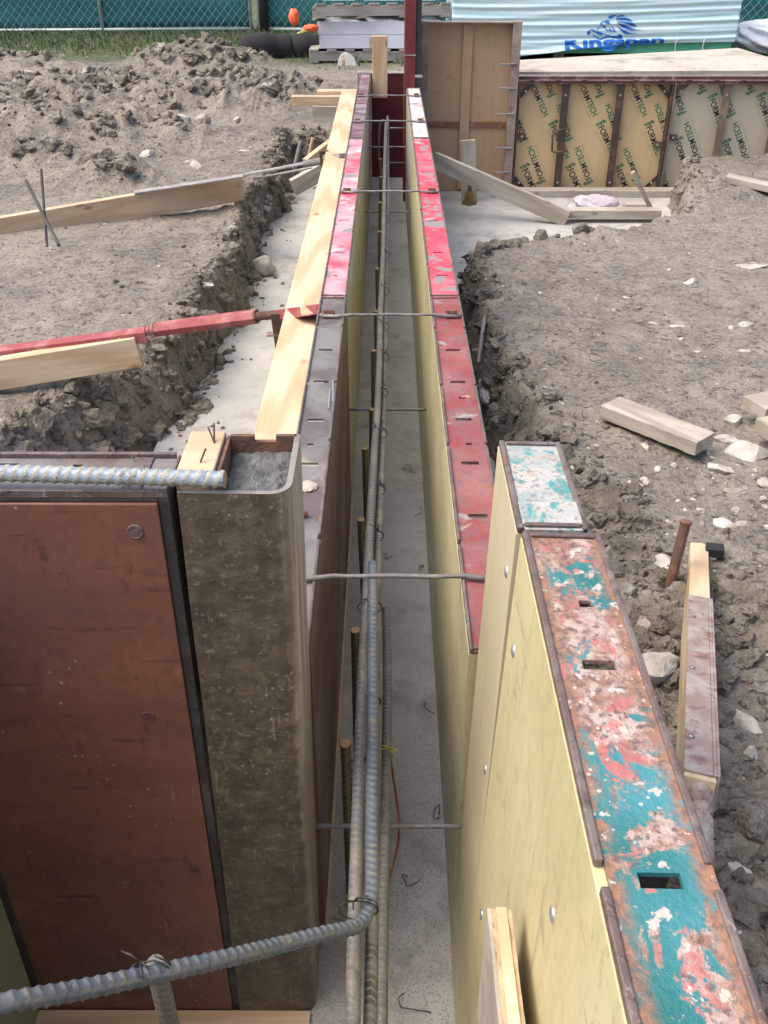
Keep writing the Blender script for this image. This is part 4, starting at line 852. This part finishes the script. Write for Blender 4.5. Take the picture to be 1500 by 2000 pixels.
dv = (f1 - f0).normalized(); threads(f1 + dv * .002 + Vector((.004, 0, -.02)), f1 + dv * .16 + Vector((.004, 0, -.02)), .014, M['bracket'], t, 'screw', .02)
stake(P(1339, 1022, Y=1.60), P(1311, 1132, Y=1.575), .0105, M['rust'], 'thick rusty steel stake with a mushroomed head beside the pine brace', head=True)

# plywood offcut standing against the teal panel
po = thing('plywood_offcut', 'plywood offcut standing on edge against the big yellow faced form', 'plywood', (.098, .3, .0))
mbs = [((.0895, .0925), 'grey_wood'), ((.0927, .0965), 'ply_edge'), ((.0967, .1055), 'pine'), ((.1057, .1095), 'ply_edge')]
for (x0, x1), mt in mbs:
    mb = MB(); n_ = 70; vs_ = []
    for i in range(n_ + 1):
        y = -.05 + .55 * i / n_; j = .0022 * random.uniform(-1, 1) if mt == 'ply_edge' else .0003 * random.uniform(-1, 1)
        if mt == 'ply_edge' and x0 < .1 and 50 < i < 55: j -= .016
        zt = .69 + j - (.002 if mt != 'pine' else 0); vs_ += [(x0, y, .002), (x1, y, .002), (x1 + .0003, y, zt), (x0, y, zt)]
    fs = [(4 * i + k, 4 * i + (k + 1) % 4, 4 * i + 4 + (k + 1) % 4, 4 * i + 4 + k) for i in range(n_) for k in range(4)] + [(0, 3, 2, 1), (4 * n_, 4 * n_ + 1, 4 * n_ + 2, 4 * n_ + 3)]
    fs = [tuple(reversed(f)) for f in fs]
    mb.add(vs_, fs); ly = mb.build('veneer_layer', M[mt], po); ly.location.x += 0
for o in po.children: o.location.x += -.004

# ------------------------------------------------------------------ form ties across the trench
def form_tie(y, z, label, wedges=True, x0=-.125, x1=.145, dy=0):
    t = thing('form_tie', label, 'form tie', (0, y, z), 'steel form ties spanning the trench')
    mb = MB(); n_ = 16; L = x1 - x0
    if wedges:
        mb.tube([(x0 - .025, y - .004, z + .004), (x0 + .005, y - .005, z + .0035), (x0 + .03, y - .003, z + .005)] + [(x0 + L * i / n_, y + dy * i / n_, z + .006 + .0006 * math.sin(i)) for i in range(3, n_ - 1)] + [(x1 - .03, y + dy, z + .005), (x1, y + dy - .004, z + .004), (x1 + .022, y + dy - .004, z + .004)],
                [.0042] * 3 + [.0034] * (n_ - 4) + [.0042] * 3, 8)
        mb.tube([(x0 - .025, y - .004, z + .004), (x0 - .03, y + .002, z + .004), (x0 - .024, y + .007, z + .004), (x0 + .004, y + .006, z + .004)], .0036, 8)
        mb.tube([(x1 + .022, y + dy - .004, z + .004), (x1 + .027, y + dy + .002, z + .004), (x1 + .02, y + dy + .007, z + .004), (x1 - .006, y + dy + .006, z + .004)], .0036, 8)
    else:
        mb.tube([(x0 + L * i / n_, y + dy * i / n_ + .0004 * math.sin(i * 2), z) for i in range(n_ + 1)], .0038, 8)
    mb.build('rod', M['tie'], t, smooth=True)
    if wedges:
        for cx in (x0 - .010, x1 + .006):
            mb = MB(); mb.box((cx - .013, y + .0015 + (dy if cx > 0 else 0), z - .003), (cx + .013, y + .0045 + (dy if cx > 0 else 0), z + .016)); mb.build('wedge', M['wedge'], t, bevel=.0008)
    return t
for (y, lb) in ((1.078, 'nearest upper form tie crossing over the blue rebar'), (2.11, 'upper form tie by the fork of the red brace'), (3.28, 'upper form tie crossing between the two pink red tops'), (4.577, 'upper form tie between the dull far panels'), (5.30, 'farthest upper form tie below the upright pine board')):
    form_tie(y, .608, lb)
form_tie(.905, .30, 'nearest lower form tie passing under the rebars', False, -.1, .107)
form_tie(2.253, .30, 'lower form tie at the second panel joint', False, -.099, .104)
form_tie(4.223, .30, 'lower form tie at the third panel joint', False, -.099, .104)
form_tie(5.3, .36, 'farthest lower form tie near the dark red end panel', False, -.099, .104)
mb = MB(); q = P(596, 1004, z=.612); mb.tube([(q.x - .02, q.y, .613), (q.x + .004, q.y, .613)], .0055, 8); tag(mb.build('pin', M['wedge'], smooth=True), 'short rusty pin end on the near left form top behind the corner post', 'pin')

# ------------------------------------------------------------------ rebar
def smooth_path(pts, n=8):
    pts = [Vector(p) for p in pts]; out = []
    for i in range(len(pts) - 1):
        p0 = pts[max(i - 1, 0)]; p1 = pts[i]; p2 = pts[i + 1]; p3 = pts[min(i + 2, len(pts) - 1)]
        for k in range(n):
            t = k / n; out.append(.5 * ((2 * p1) + (p2 - p0) * t + (2 * p0 - 5 * p1 + 4 * p2 - p3) * t * t + (3 * p1 - p0 - 3 * p2 + p3) * t ** 3))
    return out + [pts[-1]]
def rebar(name, label, path, r, mat, parent=None, pitch=None, ns=14, slant=.6, mats2=None, amp=.72, cat='rebar', group=None):
    p = np.array([tuple(v) for v in path]); seg = np.linalg.norm(np.diff(p, axis=0), axis=1); s = np.concatenate([[0], np.cumsum(seg)]); L = s[-1]
    pitch = pitch or r * 1.25; n = int(L / (pitch / 6)) + 2; u = np.linspace(0, L, n); c = np.stack([np.interp(u, s, p[:, k]) for k in range(3)], 1)
    ker = max(3, int(.02 / (L / n)) | 1); pad = ker // 2; cp_ = np.pad(c, ((pad, pad), (0, 0)), 'reflect', reflect_type='odd'); c = np.stack([np.convolve(cp_[:, k], np.ones(ker) / ker, 'valid') for k in range(3)], 1)
    T = np.gradient(c, axis=0); T /= np.linalg.norm(T, axis=1)[:, None]
    U = np.zeros_like(T); a = np.array([0, 0, 1.]) if abs(T[0, 2]) < .9 else np.array([1., 0, 0]); x = np.cross(T[0], a)
    for i in range(n):
        x = x - T[i] * (x @ T[i]); x = x / np.linalg.norm(x); U[i] = x
    B = np.cross(T, U); th = np.arange(ns) * 2 * np.pi / ns
    ph = u[:, None] / pitch + slant * np.sin(th + .6)[None] * 1.0
    rib = np.clip(np.cos(2 * np.pi * ph) * 2.2 - .7, 0, 1); lng = np.exp(-((np.abs(np.sin(th)) / .28) ** 2))[None]
    rr = r * (.91 + amp * (.13 * rib * (1 - lng) + .11 * lng))
    v = c[:, None] + rr[..., None] * (np.cos(th)[None, :, None] * U[:, None] + np.sin(th)[None, :, None] * B[:, None])
    v = v.reshape(-1, 3); i = (np.arange(n - 1)[:, None] * ns + np.arange(ns)[None]); j = (np.arange(n - 1)[:, None] * ns + (np.arange(ns)[None] + 1) % ns)
    f = np.stack([i, j, j + ns, i + ns], -1).reshape(-1, 4)
    v = np.concatenate([v, c[:1], c[-1:]]); k = len(v)
    cap = [[a_, (a_ + 1) % ns, k - 2, k - 2] for a_ in range(0)]
    me = bpy.data.meshes.new(name); fl = f.tolist() + [[(a_ + 1) % ns, a_, k - 2] for a_ in range(ns)] + [[(n - 1) * ns + a_, (n - 1) * ns + (a_ + 1) % ns, k - 1] for a_ in range(ns)]
    me.from_pydata(v.tolist(), [], fl); me.materials.append(mat)
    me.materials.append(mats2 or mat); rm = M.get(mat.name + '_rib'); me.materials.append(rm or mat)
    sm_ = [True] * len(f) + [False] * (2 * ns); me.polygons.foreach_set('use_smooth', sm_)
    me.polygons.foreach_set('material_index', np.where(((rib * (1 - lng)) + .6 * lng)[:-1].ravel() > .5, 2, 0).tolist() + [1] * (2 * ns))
    me.update(); o = bpy.data.objects.new(name, me); C.objects.link(o)
    if parent: attach(o, parent)
    elif label: tag(o, label, cat, group)
    return o
LB = 'long rebars running down the trench'
zA = .47
A = smooth_path([P(x, y, z=zA) for x, y in ((687, 2150), (689, 2000), (691, 1850), (695, 1700), (705, 1400), (709, 1300), (714, 1200), (719, 1100), (724, 1000), (731, 880), (737, 800), (741, 700), (743, 610), (748, 500), (750, 400), (752, 300), (754, 240))])
rebar('rebar', 'long whitish grey rebar, leftmost of the bundle in the trench', A, .0078, M['rebar'], group=LB)
Bp = smooth_path([P(x, y, z=.445) for x, y in ((722, 2150), (723, 2000), (727, 1800), (730, 1500), (734, 1250), (739, 1050), (743, 950), (747, 850), (750, 750), (752, 600), (755, 450), (757, 350), (757, 228))])
rebar('rebar', 'long dark rebar beneath the blue bent bar, reaching the far end', Bp, .0074, M['rebar_dark'], group=LB)
Cp = smooth_path([P(x, y, z=.36) for x, y in ((744, 2150), (745, 2000), (748, 1800), (752, 1650), (755, 1450), (756, 1300), (754, 1190))])
rebar('rebar', 'brownish rebar, rightmost of the bundle near the camera', Cp, .0072, M['rebar'], group=LB)
bent = [P(728, 1100, z=.49), P(728, 1300, z=.49), P(727, 1500, z=.49), P(726, 1650, z=.495), P(727, 1715, z=.50), P(724, 1760, z=.505), P(712, 1795, z=.515), P(690, 1812, z=.53), P(640, 1822, z=.56), P(550, 1845, z=.60), P(450, 1870, z=.65), P(300, 1903, z=.70), P(150, 1935, z=.74), P(0, 1962, z=.78), P(-200, 2010, z=.80)]
bar = thing('bent_rebar', 'blue grey rebar bent at its near end and sloping up to the lower left', 'rebar', (-.02, .65, .5), LB)
rebar('bar', None, smooth_path(bent), .0077, M['rebar_blue'], bar, pitch=.0105, amp=1.0, ns=18)
q0 = P(293, 1895, z=.69); q1 = Vector((q0.x + .001, q0.y + .002, .05))
rebar('rebar', 'short upright rebar tied under the sloping bent bar', [q0 + Vector((0, .013, -.012)), Vector((q0.x - .004, q0.y + .03, .4)), Vector((q0.x - .01, q0.y + .06, .01))], .0085, M['rebar'], group='upright rebars')
# rebar lying on the brown panel
a, b = P(-420, 912, z=.927), P(440, 936, z=.927)
rebar('rebar', 'thick blue grey rebar lying along the top of the brown form panel', [a, (a + b) / 2, b], .0088, M['rebar_pale'], pitch=.0108, ns=18, slant=.3, amp=1.1, mats2=M['dowel_cut'])
# dowels
DW = [((675, 1452), .36), ((694, 1230), .36), ((705, 1014), .36), ((713, 875), .36), ((727, 799), .36), ((730, 684), .36), ((735, 607), .36), ((737, 524), .36), ((741, 452), .36), ((743, 395), .38), ((744, 345), .40), ((743, 310), .40)]
NTH = ['nearest', 'second', 'third', 'fourth', 'fifth', 'sixth', 'seventh', 'eighth', 'ninth', 'tenth', 'eleventh', 'farthest']
for i, ((px, py), z) in enumerate(DW):
    q = P(px, py, z=z); tl = random.uniform(-.008, .008)
    rebar('dowel', 'upright dowel bar with a rusty cut end, %s from the camera' % NTH[i], [(q.x + .004 + tl, q.y + .01, 0.0), (q.x, q.y, z)], .0085, M['dowel'], mats2=M['dowel_cut'], cat='dowel', group='upright dowel bars in the footing', pitch=.012)
# far stirrup
mb = MB(); q = P(748, 235, z=.47); mb.tube(smooth_path([(q.x, q.y - .0, .20), (q.x - .02, q.y, .25), (q.x - .02, q.y, .42), (q.x, q.y, .47), (q.x + .02, q.y, .42), (q.x + .02, q.y, .22)], 5), .006, 7); mb.tube([(q.x + .01, q.y, .43), (.1, q.y, .43)], .005, 7); mb.tube([(q.x + .02, q.y, .25), (.1, q.y, .25)], .005, 7)
tag(mb.build('stirrup', M['rebar'], smooth=True), 'small looped stirrup at the far end of the long rebars', 'stirrup')
# tie wires
def tie_wire(c, rx, label, seed, tails=2, ang=0, rz=None, mat='wire'):
    rd = random.Random(seed); rz = rz or rx; pts = []
    for k in range(17): a = 2 * math.pi * k / 13 + ang; pts.append((c[0] + rx * math.cos(a), c[1] + .0025 * k / 8 + rd.uniform(-.001, .001), c[2] + rz * math.sin(a)))
    mb = MB(); mb.tube(pts, .0009, 5); top = Vector((c[0] + rd.uniform(-.6, .6) * rx, c[1], c[2] + rz))
    for k in range(tails):
        dd = Vector((rd.uniform(-1, 1), rd.uniform(-1, .6), rd.uniform(.2, .9))) * .012
        mb.tube([top, top + dd * .6 + Vector((0, 0, .003)), top + dd * 1.5], .001, 5)
    return tag(mb.build('tie_wire', M[mat], smooth=True), label, 'tie wire', 'twisted wire ties on the rebars')
for i, (px, py, rx, lb) in enumerate(((700, 1500, .014, 'wire tie on the whitish bar above the yellow twine'), (716, 1375, .020, 'wire tie around both bars between the two nearest dowels'), (722, 1190, .020, 'wire tie just below the nearest upper form tie'), (730, 1050, .018, 'wire tie level with the third dowel top'), (735, 960, .018, 'wire tie just beyond the third dowel'),
        (741, 850, .017, 'wire tie by the fourth dowel'), (744, 770, .017, 'wire tie level with the two nails'), (747, 700, .017, 'wire tie near the sixth dowel'), (748, 640, .016, 'wire tie just below the second upper form tie'), (750, 570, .016, 'wire tie just beyond the second upper form tie'), (752, 500, .016, 'wire tie near the eighth dowel'), (753, 430, .016, 'wire tie near the third lower form tie'))):
    q = P(px, py, z=.46); tie_wire((q.x, q.y, .462), rx, lb, i, rz=.013)
q = P(700, 1800, z=.50); tie_wire((q.x, q.y + .01, .502), .021, 'black wire tie at the bend of the blue rebar', 33, 4, rz=.018)
q = P(297, 1893, z=.70); tie_wire((q.x, q.y, .695), .014, 'black wire tie holding the short upright bar to the sloping bar', 35, 4)
q = P(752, 1472, z=.37); tie_wire((q.x, q.y, .365), .013, 'yellow twisted wire tie on the rightmost bar', 36, 4, mat='yellow')
# copper wire
cw = smooth_path([P(x, y, z=z) for x, y, z in ((747, 1186, .34), (756, 1240, .30), (759, 1300, .28), (756, 1380, .30), (758, 1440, .34), (762, 1476, .35), (770, 1530, .28), (779, 1600, .22), (777, 1650, .24), (762, 1710, .33), (756, 1722, .35))])
mb = MB(); mb.tube(cw, .0019, 7); tag(mb.build('copper_wire', M['copper'], smooth=True), 'thin copper coloured wire bowing beside the rightmost rebar', 'wire')
# scraps of wire lying on the footing
SC = [(845, 1590, 'curved hook of wire standing on the footing near the lower tie'), (790, 1720, 'curled loop of wire right of the bars near the blue bend'), (800, 1960, 'thin bent wire near the bottom of the photo'), (655, 1790, 'arched wire left of the bend of the blue rebar'), (818, 1000, 'tangle of wire against the right form face'), (815, 1110, 'thin straight wire scrap by the nearest upper tie'), (790, 920, 'long thin wire scrap in mid trench'), (750, 1090, 'small wire tangle beside the blue bar end'), (835, 1385, 'tiny wire curl by the right form foot')]
for i, (px, py, lb) in enumerate(SC):
    q = P(px, py, z=.004); rd = random.Random(i + 50); pts = []
    R_ = rd.uniform(.008, .02)
    for k in range(7): a = k * rd.uniform(.5, 1.0) + i; pts.append((q.x + R_ * math.cos(a) + .003 * k, q.y + R_ * math.sin(a), .0015 + abs(math.sin(k * .8)) * rd.choice((.002, .014))))
    pts = [(min(max(x, -.085), .098), y, z) for x, y, z in pts]
    mb = MB(); mb.tube(smooth_path(pts, 4), .0008, 5); tag(mb.build('wire_scrap', M['wire'], smooth=True), lb, 'wire scrap', 'wire scraps on the footing')
# nails on the near left panel top
for i, (p, q_, lb) in enumerate((((651, 741), (650, 784), 'right hand steel nail of the two lying on the near left form top'), ((645, 760), (642, 798), 'left hand steel nail of the two lying on the near left form top'))):
    a, b = P(*p, z=.6085), P(*q_, z=.6085); mb = MB(); n_ = (b - a).normalized(); mb.tube([a, a + n_ * .004, b], [.0004, .0016, .0016], 8); mb.tube([b, b + n_ * .003], .0036, 10); tag(mb.build('nail', M['zinc_bright'], smooth=False), lb, 'nail', 'two loose nails')
tag(crumple('cement_splatter', (-.128, 1.335, .608), .016, .018, .005, M['crust_ply'], 3, .3, 4), 'dried cement blob on the near left form top beside the corner post', 'cement blob')

# ------------------------------------------------------------------ background: pallets, foam, sock, bags
def pallet(name, label, origin, yaw, pitch, L=1.15, W_=1.0, hh=.12):
    t = thing(name, label, 'pallet', (0, 0, 0), 'wooden pallets of the foam stack')
    def b(nm, a, c): mb = MB(); mb.box(a, c); return mb.build(nm, M['pallet'], t, bevel=.002)
    for y in (0, W_ / 2 - .02, W_ - .04): b('stringer', (0, y, .018), (L, y + .04, hh - .018))
    n_ = 8
    for k in range(n_): x = k * (L - .09) / (n_ - 1); b('deck_board', (x, -.005, hh - .0178), (x + .09, W_ + .005, hh))
    for k in range(4): x = k * (L - .09) / 3; b('bottom_board', (x, -.005, 0), (x + .09, W_ + .005, .0178))
    t.location = origin; t.rotation_euler = (pitch, 0, yaw); return t
pallet('pallet', 'muddy grey pallet on the ground under the white foam blocks', (-.74, 9.86, .222), 0, 0, 1.28, 1.0, .115)
pallet('pallet', 'weathered grey pallet tipped on top of the white foam blocks', (-.655, 9.80, .602), R(6), R(-6), 1.25, 1.0, .125)
for k, (z, lb) in enumerate(((.342, 'lower white foam block on the bottom pallet'), (.459, 'upper white foam block below the tipped pallet'))):
    mb = MB(); mb.box((-.64 - .012 * k, 9.90, z), (.50, 10.75, z + .114)); tag(mb.build('foam_block', M['foam'], bevel=.004), lb, 'foam block', 'white foam blocks')
mb = MB(); mb.box((-.60, 10.0, .735), (-.3, 10.8, .86)); mb.box((-.22, 10.0, .735), (.45, 10.8, .86)); tag(mb.build('foam_block', M['foam'], bevel=.004), 'white foam piece on top of the tipped pallet', 'foam block', 'white foam blocks')
mb = MB(); mb.tube([(-.43, 9.885, .345), (-.45, 9.875, .42)], .018, 5); mb = MB(); mb.box((-.165, 9.872, .345), (-.125, 9.888, .44)); o = tag(mb.build('wood_block', M['grey_wood'], bevel=.002), 'small wood stick leaning on the lower foam block', 'wood block')
# black sock
pts = smooth_path([(-1.36, 10.15, .30), (-1.28, 10.12, .33), (-1.1, 10.2, .31), (-.95, 10.28, .30), (-.8, 10.3, .31), (-.62, 10.5, .30), (-.4, 10.9, .29)], 6); n_ = len(pts)
rs = [.02] + [.135 * (1 - .5 * math.exp(-i * .6)) * (1 + .08 * math.sin(i * .9)) * (1 - .12 * (i / n_)) for i in range(1, n_)]
mb = MB(); mb.tube(pts, rs, 18); tag(mb.build('filter_sock', M['black'], smooth=True), 'black mesh filter sock lying in the grass left of the pallets', 'filter sock')
q = P(574, 34, Y=9.75); tag(crumple('mesh_bag', (q.x, 9.75, q.z), .05, .05, .075, M['orange'], 12, .3, 4, flatb=False), 'bright orange mesh bag hanging from the corner of the tipped pallet', 'mesh bag')
bg2 = thing('mesh_bag', 'flattened orange mesh bag with a yellow strap beside the foam blocks', 'mesh bag', (-.76, 9.9, .5))
q = P(607, 55, Y=9.85); crumple('bag', (q.x, 9.85, q.z), .075, .05, .035, M['orange'], 21, .3, 4, bg2, False)
a, b = P(580, 67, Y=9.82), P(606, 53, Y=9.82); mb = MB(); mb.slab([a, b + Vector((0, 0, -.03)), b + Vector((0, 0, .015)), a + Vector((0, 0, .01))], (0, 1, 0), .015); mb.build('strap', M['lime'], bg2, bevel=.004)
q = P(678, 130, z=.25); t = thing('plastic_tub', 'broken white plastic tub lying in front of the pallet', 'tub', (q.x, q.y, .25))
mb = MB(); pts = []; 
for k in range(11):
    a = R(180 * k / 10); pts.append((q.x + .085 * math.cos(a) + .0, q.y, .255 + .11 * math.sin(a) * (1 - .15 * math.cos(a))))
pf = [(x, y, z) for x, y, z in pts]; mb.slab(list(reversed(pf)), (0, 1, 0), .012); mb.build('shell', M['white_plastic'], t, bevel=.004)
crumple('rusty_stain_patch', (q.x - .035, q.y - .002, .285), .018, .004, .03, M['pine_worn'], 2, .2, 3, t, False)

# ------------------------------------------------------------------ construction fence
def fence_panel(x0, x1, ya, yb, label, mids=()):
    t = thing('chain_link_fence', label, 'fence', ((x0 + x1) / 2, (ya + yb) / 2, .25), 'chain link construction fence panels')
    yy = lambda x: ya + (yb - ya) * (x - x0) / (x1 - x0); z0, z1 = .28, 2.1
    for z, nm in ((z0, 'bottom_rail'), (z1, 'top_rail')): mb = MB(); mb.tube([(x0, ya, z), (x1, yb, z)], .017, 10); mb.build(nm, M['galv'], t, smooth=True)
    for x in (x0, x1) + tuple(mids): mb = MB(); mb.tube([(x, yy(x) - .002, .2), (x, yy(x) - .002, z1)], .019, 10); mb.build('post', M['galv'], t, smooth=True)
    # chain link: two families of diagonal wires
    mb = MB(); g_ = .092; hh = z1 - z0; slope = 1.15
    for s in (1, -1):
        k = x0 - hh / slope
        while k < x1 + hh / slope:
            a = (k, z0) ; b = (k + s * hh / slope, z1)
            lo, hi = 0.0, 1.0; dx = b[0] - a[0]
            for (bound, sg) in ((x0, 1), (x1, -1)):
                tt = (bound - a[0]) / dx
                if (dx > 0) == (sg > 0): lo = max(lo, tt)
                else: hi = min(hi, tt)
            if hi > lo:
                pa = (a[0] + dx * lo, z0 + hh * lo); pb = (a[0] + dx * hi, z0 + hh * hi)
                mb.tube([(pa[0], yy(pa[0]) - .006 + .003 * s, pa[1]), (pb[0], yy(pb[0]) - .006 + .003 * s, pb[1])], .0021, 4, cap=False)
            k += g_
    mb.build('chain_link', M['link'], t)
    xs = np.linspace(x0, x1, 60); zs = np.linspace(z0 + .02, z1, 24); X, Z = np.meshgrid(xs, zs)
    Y = ya + (yb - ya) * (X - x0) / (x1 - x0) + .035 + .02 * np.sin(X * 2.1) * np.sin(Z * 3) + .012 * np.sin(Z * 11 + X * .8)
    i = (np.arange(59)[None] + 60 * np.arange(23)[:, None]).ravel()
    o = np_mesh('windscreen', np.stack([X, Y, Z], -1).reshape(-1, 3), np.stack([i, i + 1, i + 61, i + 60], 1), M['screen'], t)
    md = o.modifiers.new('thickness', 'SOLIDIFY'); md.thickness = .003
fence_panel(-5.1, -1.60, 12.25, 12.44, 'left chain link fence panel with green windscreen', (-3.32,))
fence_panel(-1.50, 1.9, 12.44, 12.2, 'middle chain link fence panel behind the pallets and wrapped stack')
fence_panel(1.98, 5.6, 12.2, 11.5, 'right chain link fence panel behind the wrapped stack')
mb = MB(); mb.tube([(-1.44, 12.40, .18), (-1.44, 12.40, 2.2)], .05, 14); tag(mb.build('fence_post', M['dark_steel'], smooth=True), 'dark upright post between two fence panels', 'fence post')

# grass
def grass():
    n = 26000; x = rng.uniform(-4.8, 5.2, n); y = rng.uniform(9.3, 12.9, n); mo = mounds(x, y)
    k = (rng.random(n) < sm((y - 9.2 - .6 * (x < -1.9) - .5 * vn(x * 2, y * 2, 3)) / .9)) & (mo < .05) & ~((x > -.74) & (x < .5) & (y > 9.86) & (y < 10.8)) & ~((x > .5) & (x < 3.6) & (y > 9.7) & (y < 11.3))
    x = x[k]; y = y[k]; n = len(x); z = H(x, y) - .01; h = rng.uniform(.03, .10, n) * (.7 + .5 * vn(x * 3, y * 3, 7)); w_ = rng.uniform(.003, .006, n)
    a = rng.uniform(0, np.pi, n); l = rng.normal(0, .35, (n, 2)) * h[:, None]; dx = np.cos(a) * w_; dy = np.sin(a) * w_
    v = np.stack([np.stack([x - dx, y - dy, z], 1), np.stack([x + dx, y + dy, z], 1), np.stack([x + l[:, 0] * .4 + dx * .7, y + l[:, 1] * .4 + dy * .7, z + h * .6], 1), np.stack([x + l[:, 0], y + l[:, 1], z + h], 1)], 1).reshape(-1, 3)
    i = np.arange(n) * 4; f = np.concatenate([np.stack([i, i + 1, i + 2], 1), np.stack([i, i + 2, i + 3], 1)])
    tag(np_mesh('grass', v, f, M['grass'], smooth=False), 'strip of rough green grass along the foot of the fence', 'grass', kind='stuff')
grass()

# ------------------------------------------------------------------ wrapped insulation stack
ws = thing('insulation_stack', 'large stack of insulation in pale blue wrap printed with a blue lion and Kingspan', 'insulation stack', (2, 10.2, .2))
YF = 9.90; XL, XR = .60, 3.27
def wrinkle(x, z):
    s = z + .035 * np.sin(x * .9) - .02 * x + .01 * fbm(x, z, 2.0, 2, 3)
    return .006 * np.sin(s * 78 + .8 * np.sin(x * 2.3)) + .004 * np.sin(s * 131 + x * 1.3) + .016 * fbm(x * .6, s * 9, 2.0, 3, 6)
def zb(x):   # bottom edge of the film
    px = np.array([.55, .78, 1.3, 1.75, 2.15, 2.9, 3.3]); return np.interp(x, px, np.array([.235, .235, .285, .335, .375, .395, .40]))
xs = np.linspace(XL, XR, 200); tt = np.linspace(0, 1, 110); X, T_ = np.meshgrid(xs, tt); Z = zb(X) + (1.25 - zb(X)) * T_
Y = YF + wrinkle(X, Z) - .03 * sm((.06 - T_) / .06) * (X < 2.2)
i = (np.arange(199)[None] + 200 * np.arange(109)[:, None]).ravel()
fr = np_mesh('front_wrap', np.stack([X, Y, Z], -1).reshape(-1, 3), np.stack([i, i + 1, i + 201, i + 200], 1), M['wrap'], ws)
fr.modifiers.new('thickness', 'SOLIDIFY').thickness = .004
mb = MB(); mb.box((XL + .01, YF + .04, .40), (XR - .01, YF + 1.2, 1.24)); mb.build('wrapped_block', M['wrap'], ws, bevel=.01)
mb = MB(); mb.box((XL + .05, YF + .035, .30), (XR - .02, YF + 1.18, .395)); mb.build('insulation_board', M['xps'], ws, bevel=.002)
for x in (.9, 1.6, 2.3, 3.0): mb = MB(); mb.box((x, YF + .15, .16), (x + .1, YF + 1.1, .2995)); mb.build('skid', M['grey_wood'], ws)
for x in (2.72, 2.98):
    mb = MB(); mb.tube(smooth_path([(x, YF - .01, .42), (x - .005, YF + .012, .36), (x + .012, YF + .02, .29), (x + .02, YF + .05, .24)], 4), .006, 6); mb.build('strap_end', M['wrap_white'], ws, smooth=True)
def decal(name, polys, mapf, mat, parent, cuts=36):
    bm = bmesh.new()
    for poly in polys:
        vs_ = [bm.verts.new((*p, 0)) for p in poly]
        try: bm.faces.new(vs_)
        except ValueError: pass
    ys_all = [v.co.y for v in bm.verts]; lo, hi = min(ys_all), max(ys_all)
    for k in range(1, cuts): bmesh.ops.bisect_plane(bm, geom=bm.verts[:] + bm.edges[:] + bm.faces[:], plane_co=(0, lo + (hi - lo) * k / cuts, 0), plane_no=(0, 1, 0), dist=1e-5)
    for v in bm.verts: v.co = mapf(v.co.x, v.co.y)
    me = bpy.data.meshes.new(name); bm.to_mesh(me); bm.free(); me.materials.append(mat); o = bpy.data.objects.new(name, me); C.objects.link(o); attach(o, parent)
    return o
def onwrap(px, py):
    p = P(px, py, Y=YF - .01); t_ = (p.z - float(zb(p.x))) / (1.25 - float(zb(p.x))); p.y = YF + float(wrinkle(p.x, p.z)) - .007 - (.03 * float(sm((.06 - t_) / .06)) if p.x < 2.2 else 0); return p
LION = [[(600,190),(640,140),(720,120),(850,110),(760,150),(700,190),(640,200)], [(770,195),(830,150),(900,120),(970,120),(1020,155),(930,150),(850,170)],
 [(790,210),(900,185),(1020,180),(1110,205),(1210,275),(1120,260),(1000,235),(880,235),(800,232)], [(800,265),(920,270),(1060,280),(1170,300),(1240,340),(1290,390),(1350,400),(1230,402),(1150,380),(1080,340),(980,305),(880,290)],
 [(800,285),(900,330),(1000,358),(1110,405),(1200,450),(1280,470),(1500,480),(1280,490),(1150,485),(1050,465),(950,415),(860,350)], [(790,330),(840,390),(920,450),(1020,490),(1090,535),(1200,568),(1340,565),(1220,582),(1110,584),(1030,580),(960,540),(900,485),(850,425)],
 [(510,300),(560,275),(620,290),(660,350),(600,325),(540,315)], [(420,295),(470,272),(560,243),(630,253),(655,285),(580,266),(500,284),(440,312)], [(412,300),(442,298),(436,348),(480,375),(530,378),(545,435),(500,432),(470,398),(418,366),(403,330)],
 [(510,440),(600,475),(690,498),(760,508),(802,542),(700,522),(600,504),(540,476)], [(690,370),(720,418),(760,478),(792,532),(742,502),(706,442)], [(610,420),(700,482),(640,482)],
 [(330,485),(338,440),(400,413),(480,432),(400,430),(358,452),(348,492)], [(80,560),(90,520),(140,488),(200,460),(265,472),(320,520),(285,525),(240,492),(190,487),(155,512),(168,540),(142,592),(100,602),(85,580)],
 [(190,512),(250,518),(300,548),(322,500),(350,522),(430,542),(492,570),(440,612),(400,608),(320,575),(250,535)], [(180,560),(232,580),(290,630),(340,668),(400,690),(480,665),(540,630),(645,665),(560,672),(480,704),(400,717),(330,695),(258,645),(228,595)],
 [(480,550),(560,588),(650,628),(760,640),(838,628),(850,570),(935,602),(950,650),(962,692),(830,694),(700,682),(600,645),(520,595)]]
decal('lion_emblem', [list(reversed(p)) for p in LION], lambda x, y: onwrap(1140 + x / 12.5, 20 + y / 12.5), M['logo'], fr)
kv, kf = text_mesh('Kingspan', .035); kw = max(p[0] for p in kv)
def letter_map(x, y):
    u = x / kw; px = 1101 + (1297 - 1101) * u; yb_ = 97 - 13.5 * u; yt = 79 - 4.5 * u; v_ = min(y, .50) / .50
    return onwrap(px, yb_ + (yt - yb_) * v_ if v_ >= 0 else yb_ - v_ * 16)
decal('printed_lettering', [[kv[i] for i in f] for f in kf], letter_map, M['logo'], fr, 14)
# loose film at right
tag(crumple('plastic_sheeting', (3.9, 10.5, .36), .60, .35, .20, M['wrap_white'], 31, .25, 5), 'crumpled white plastic film heaped at the right end of the wrapped stack', 'plastic')
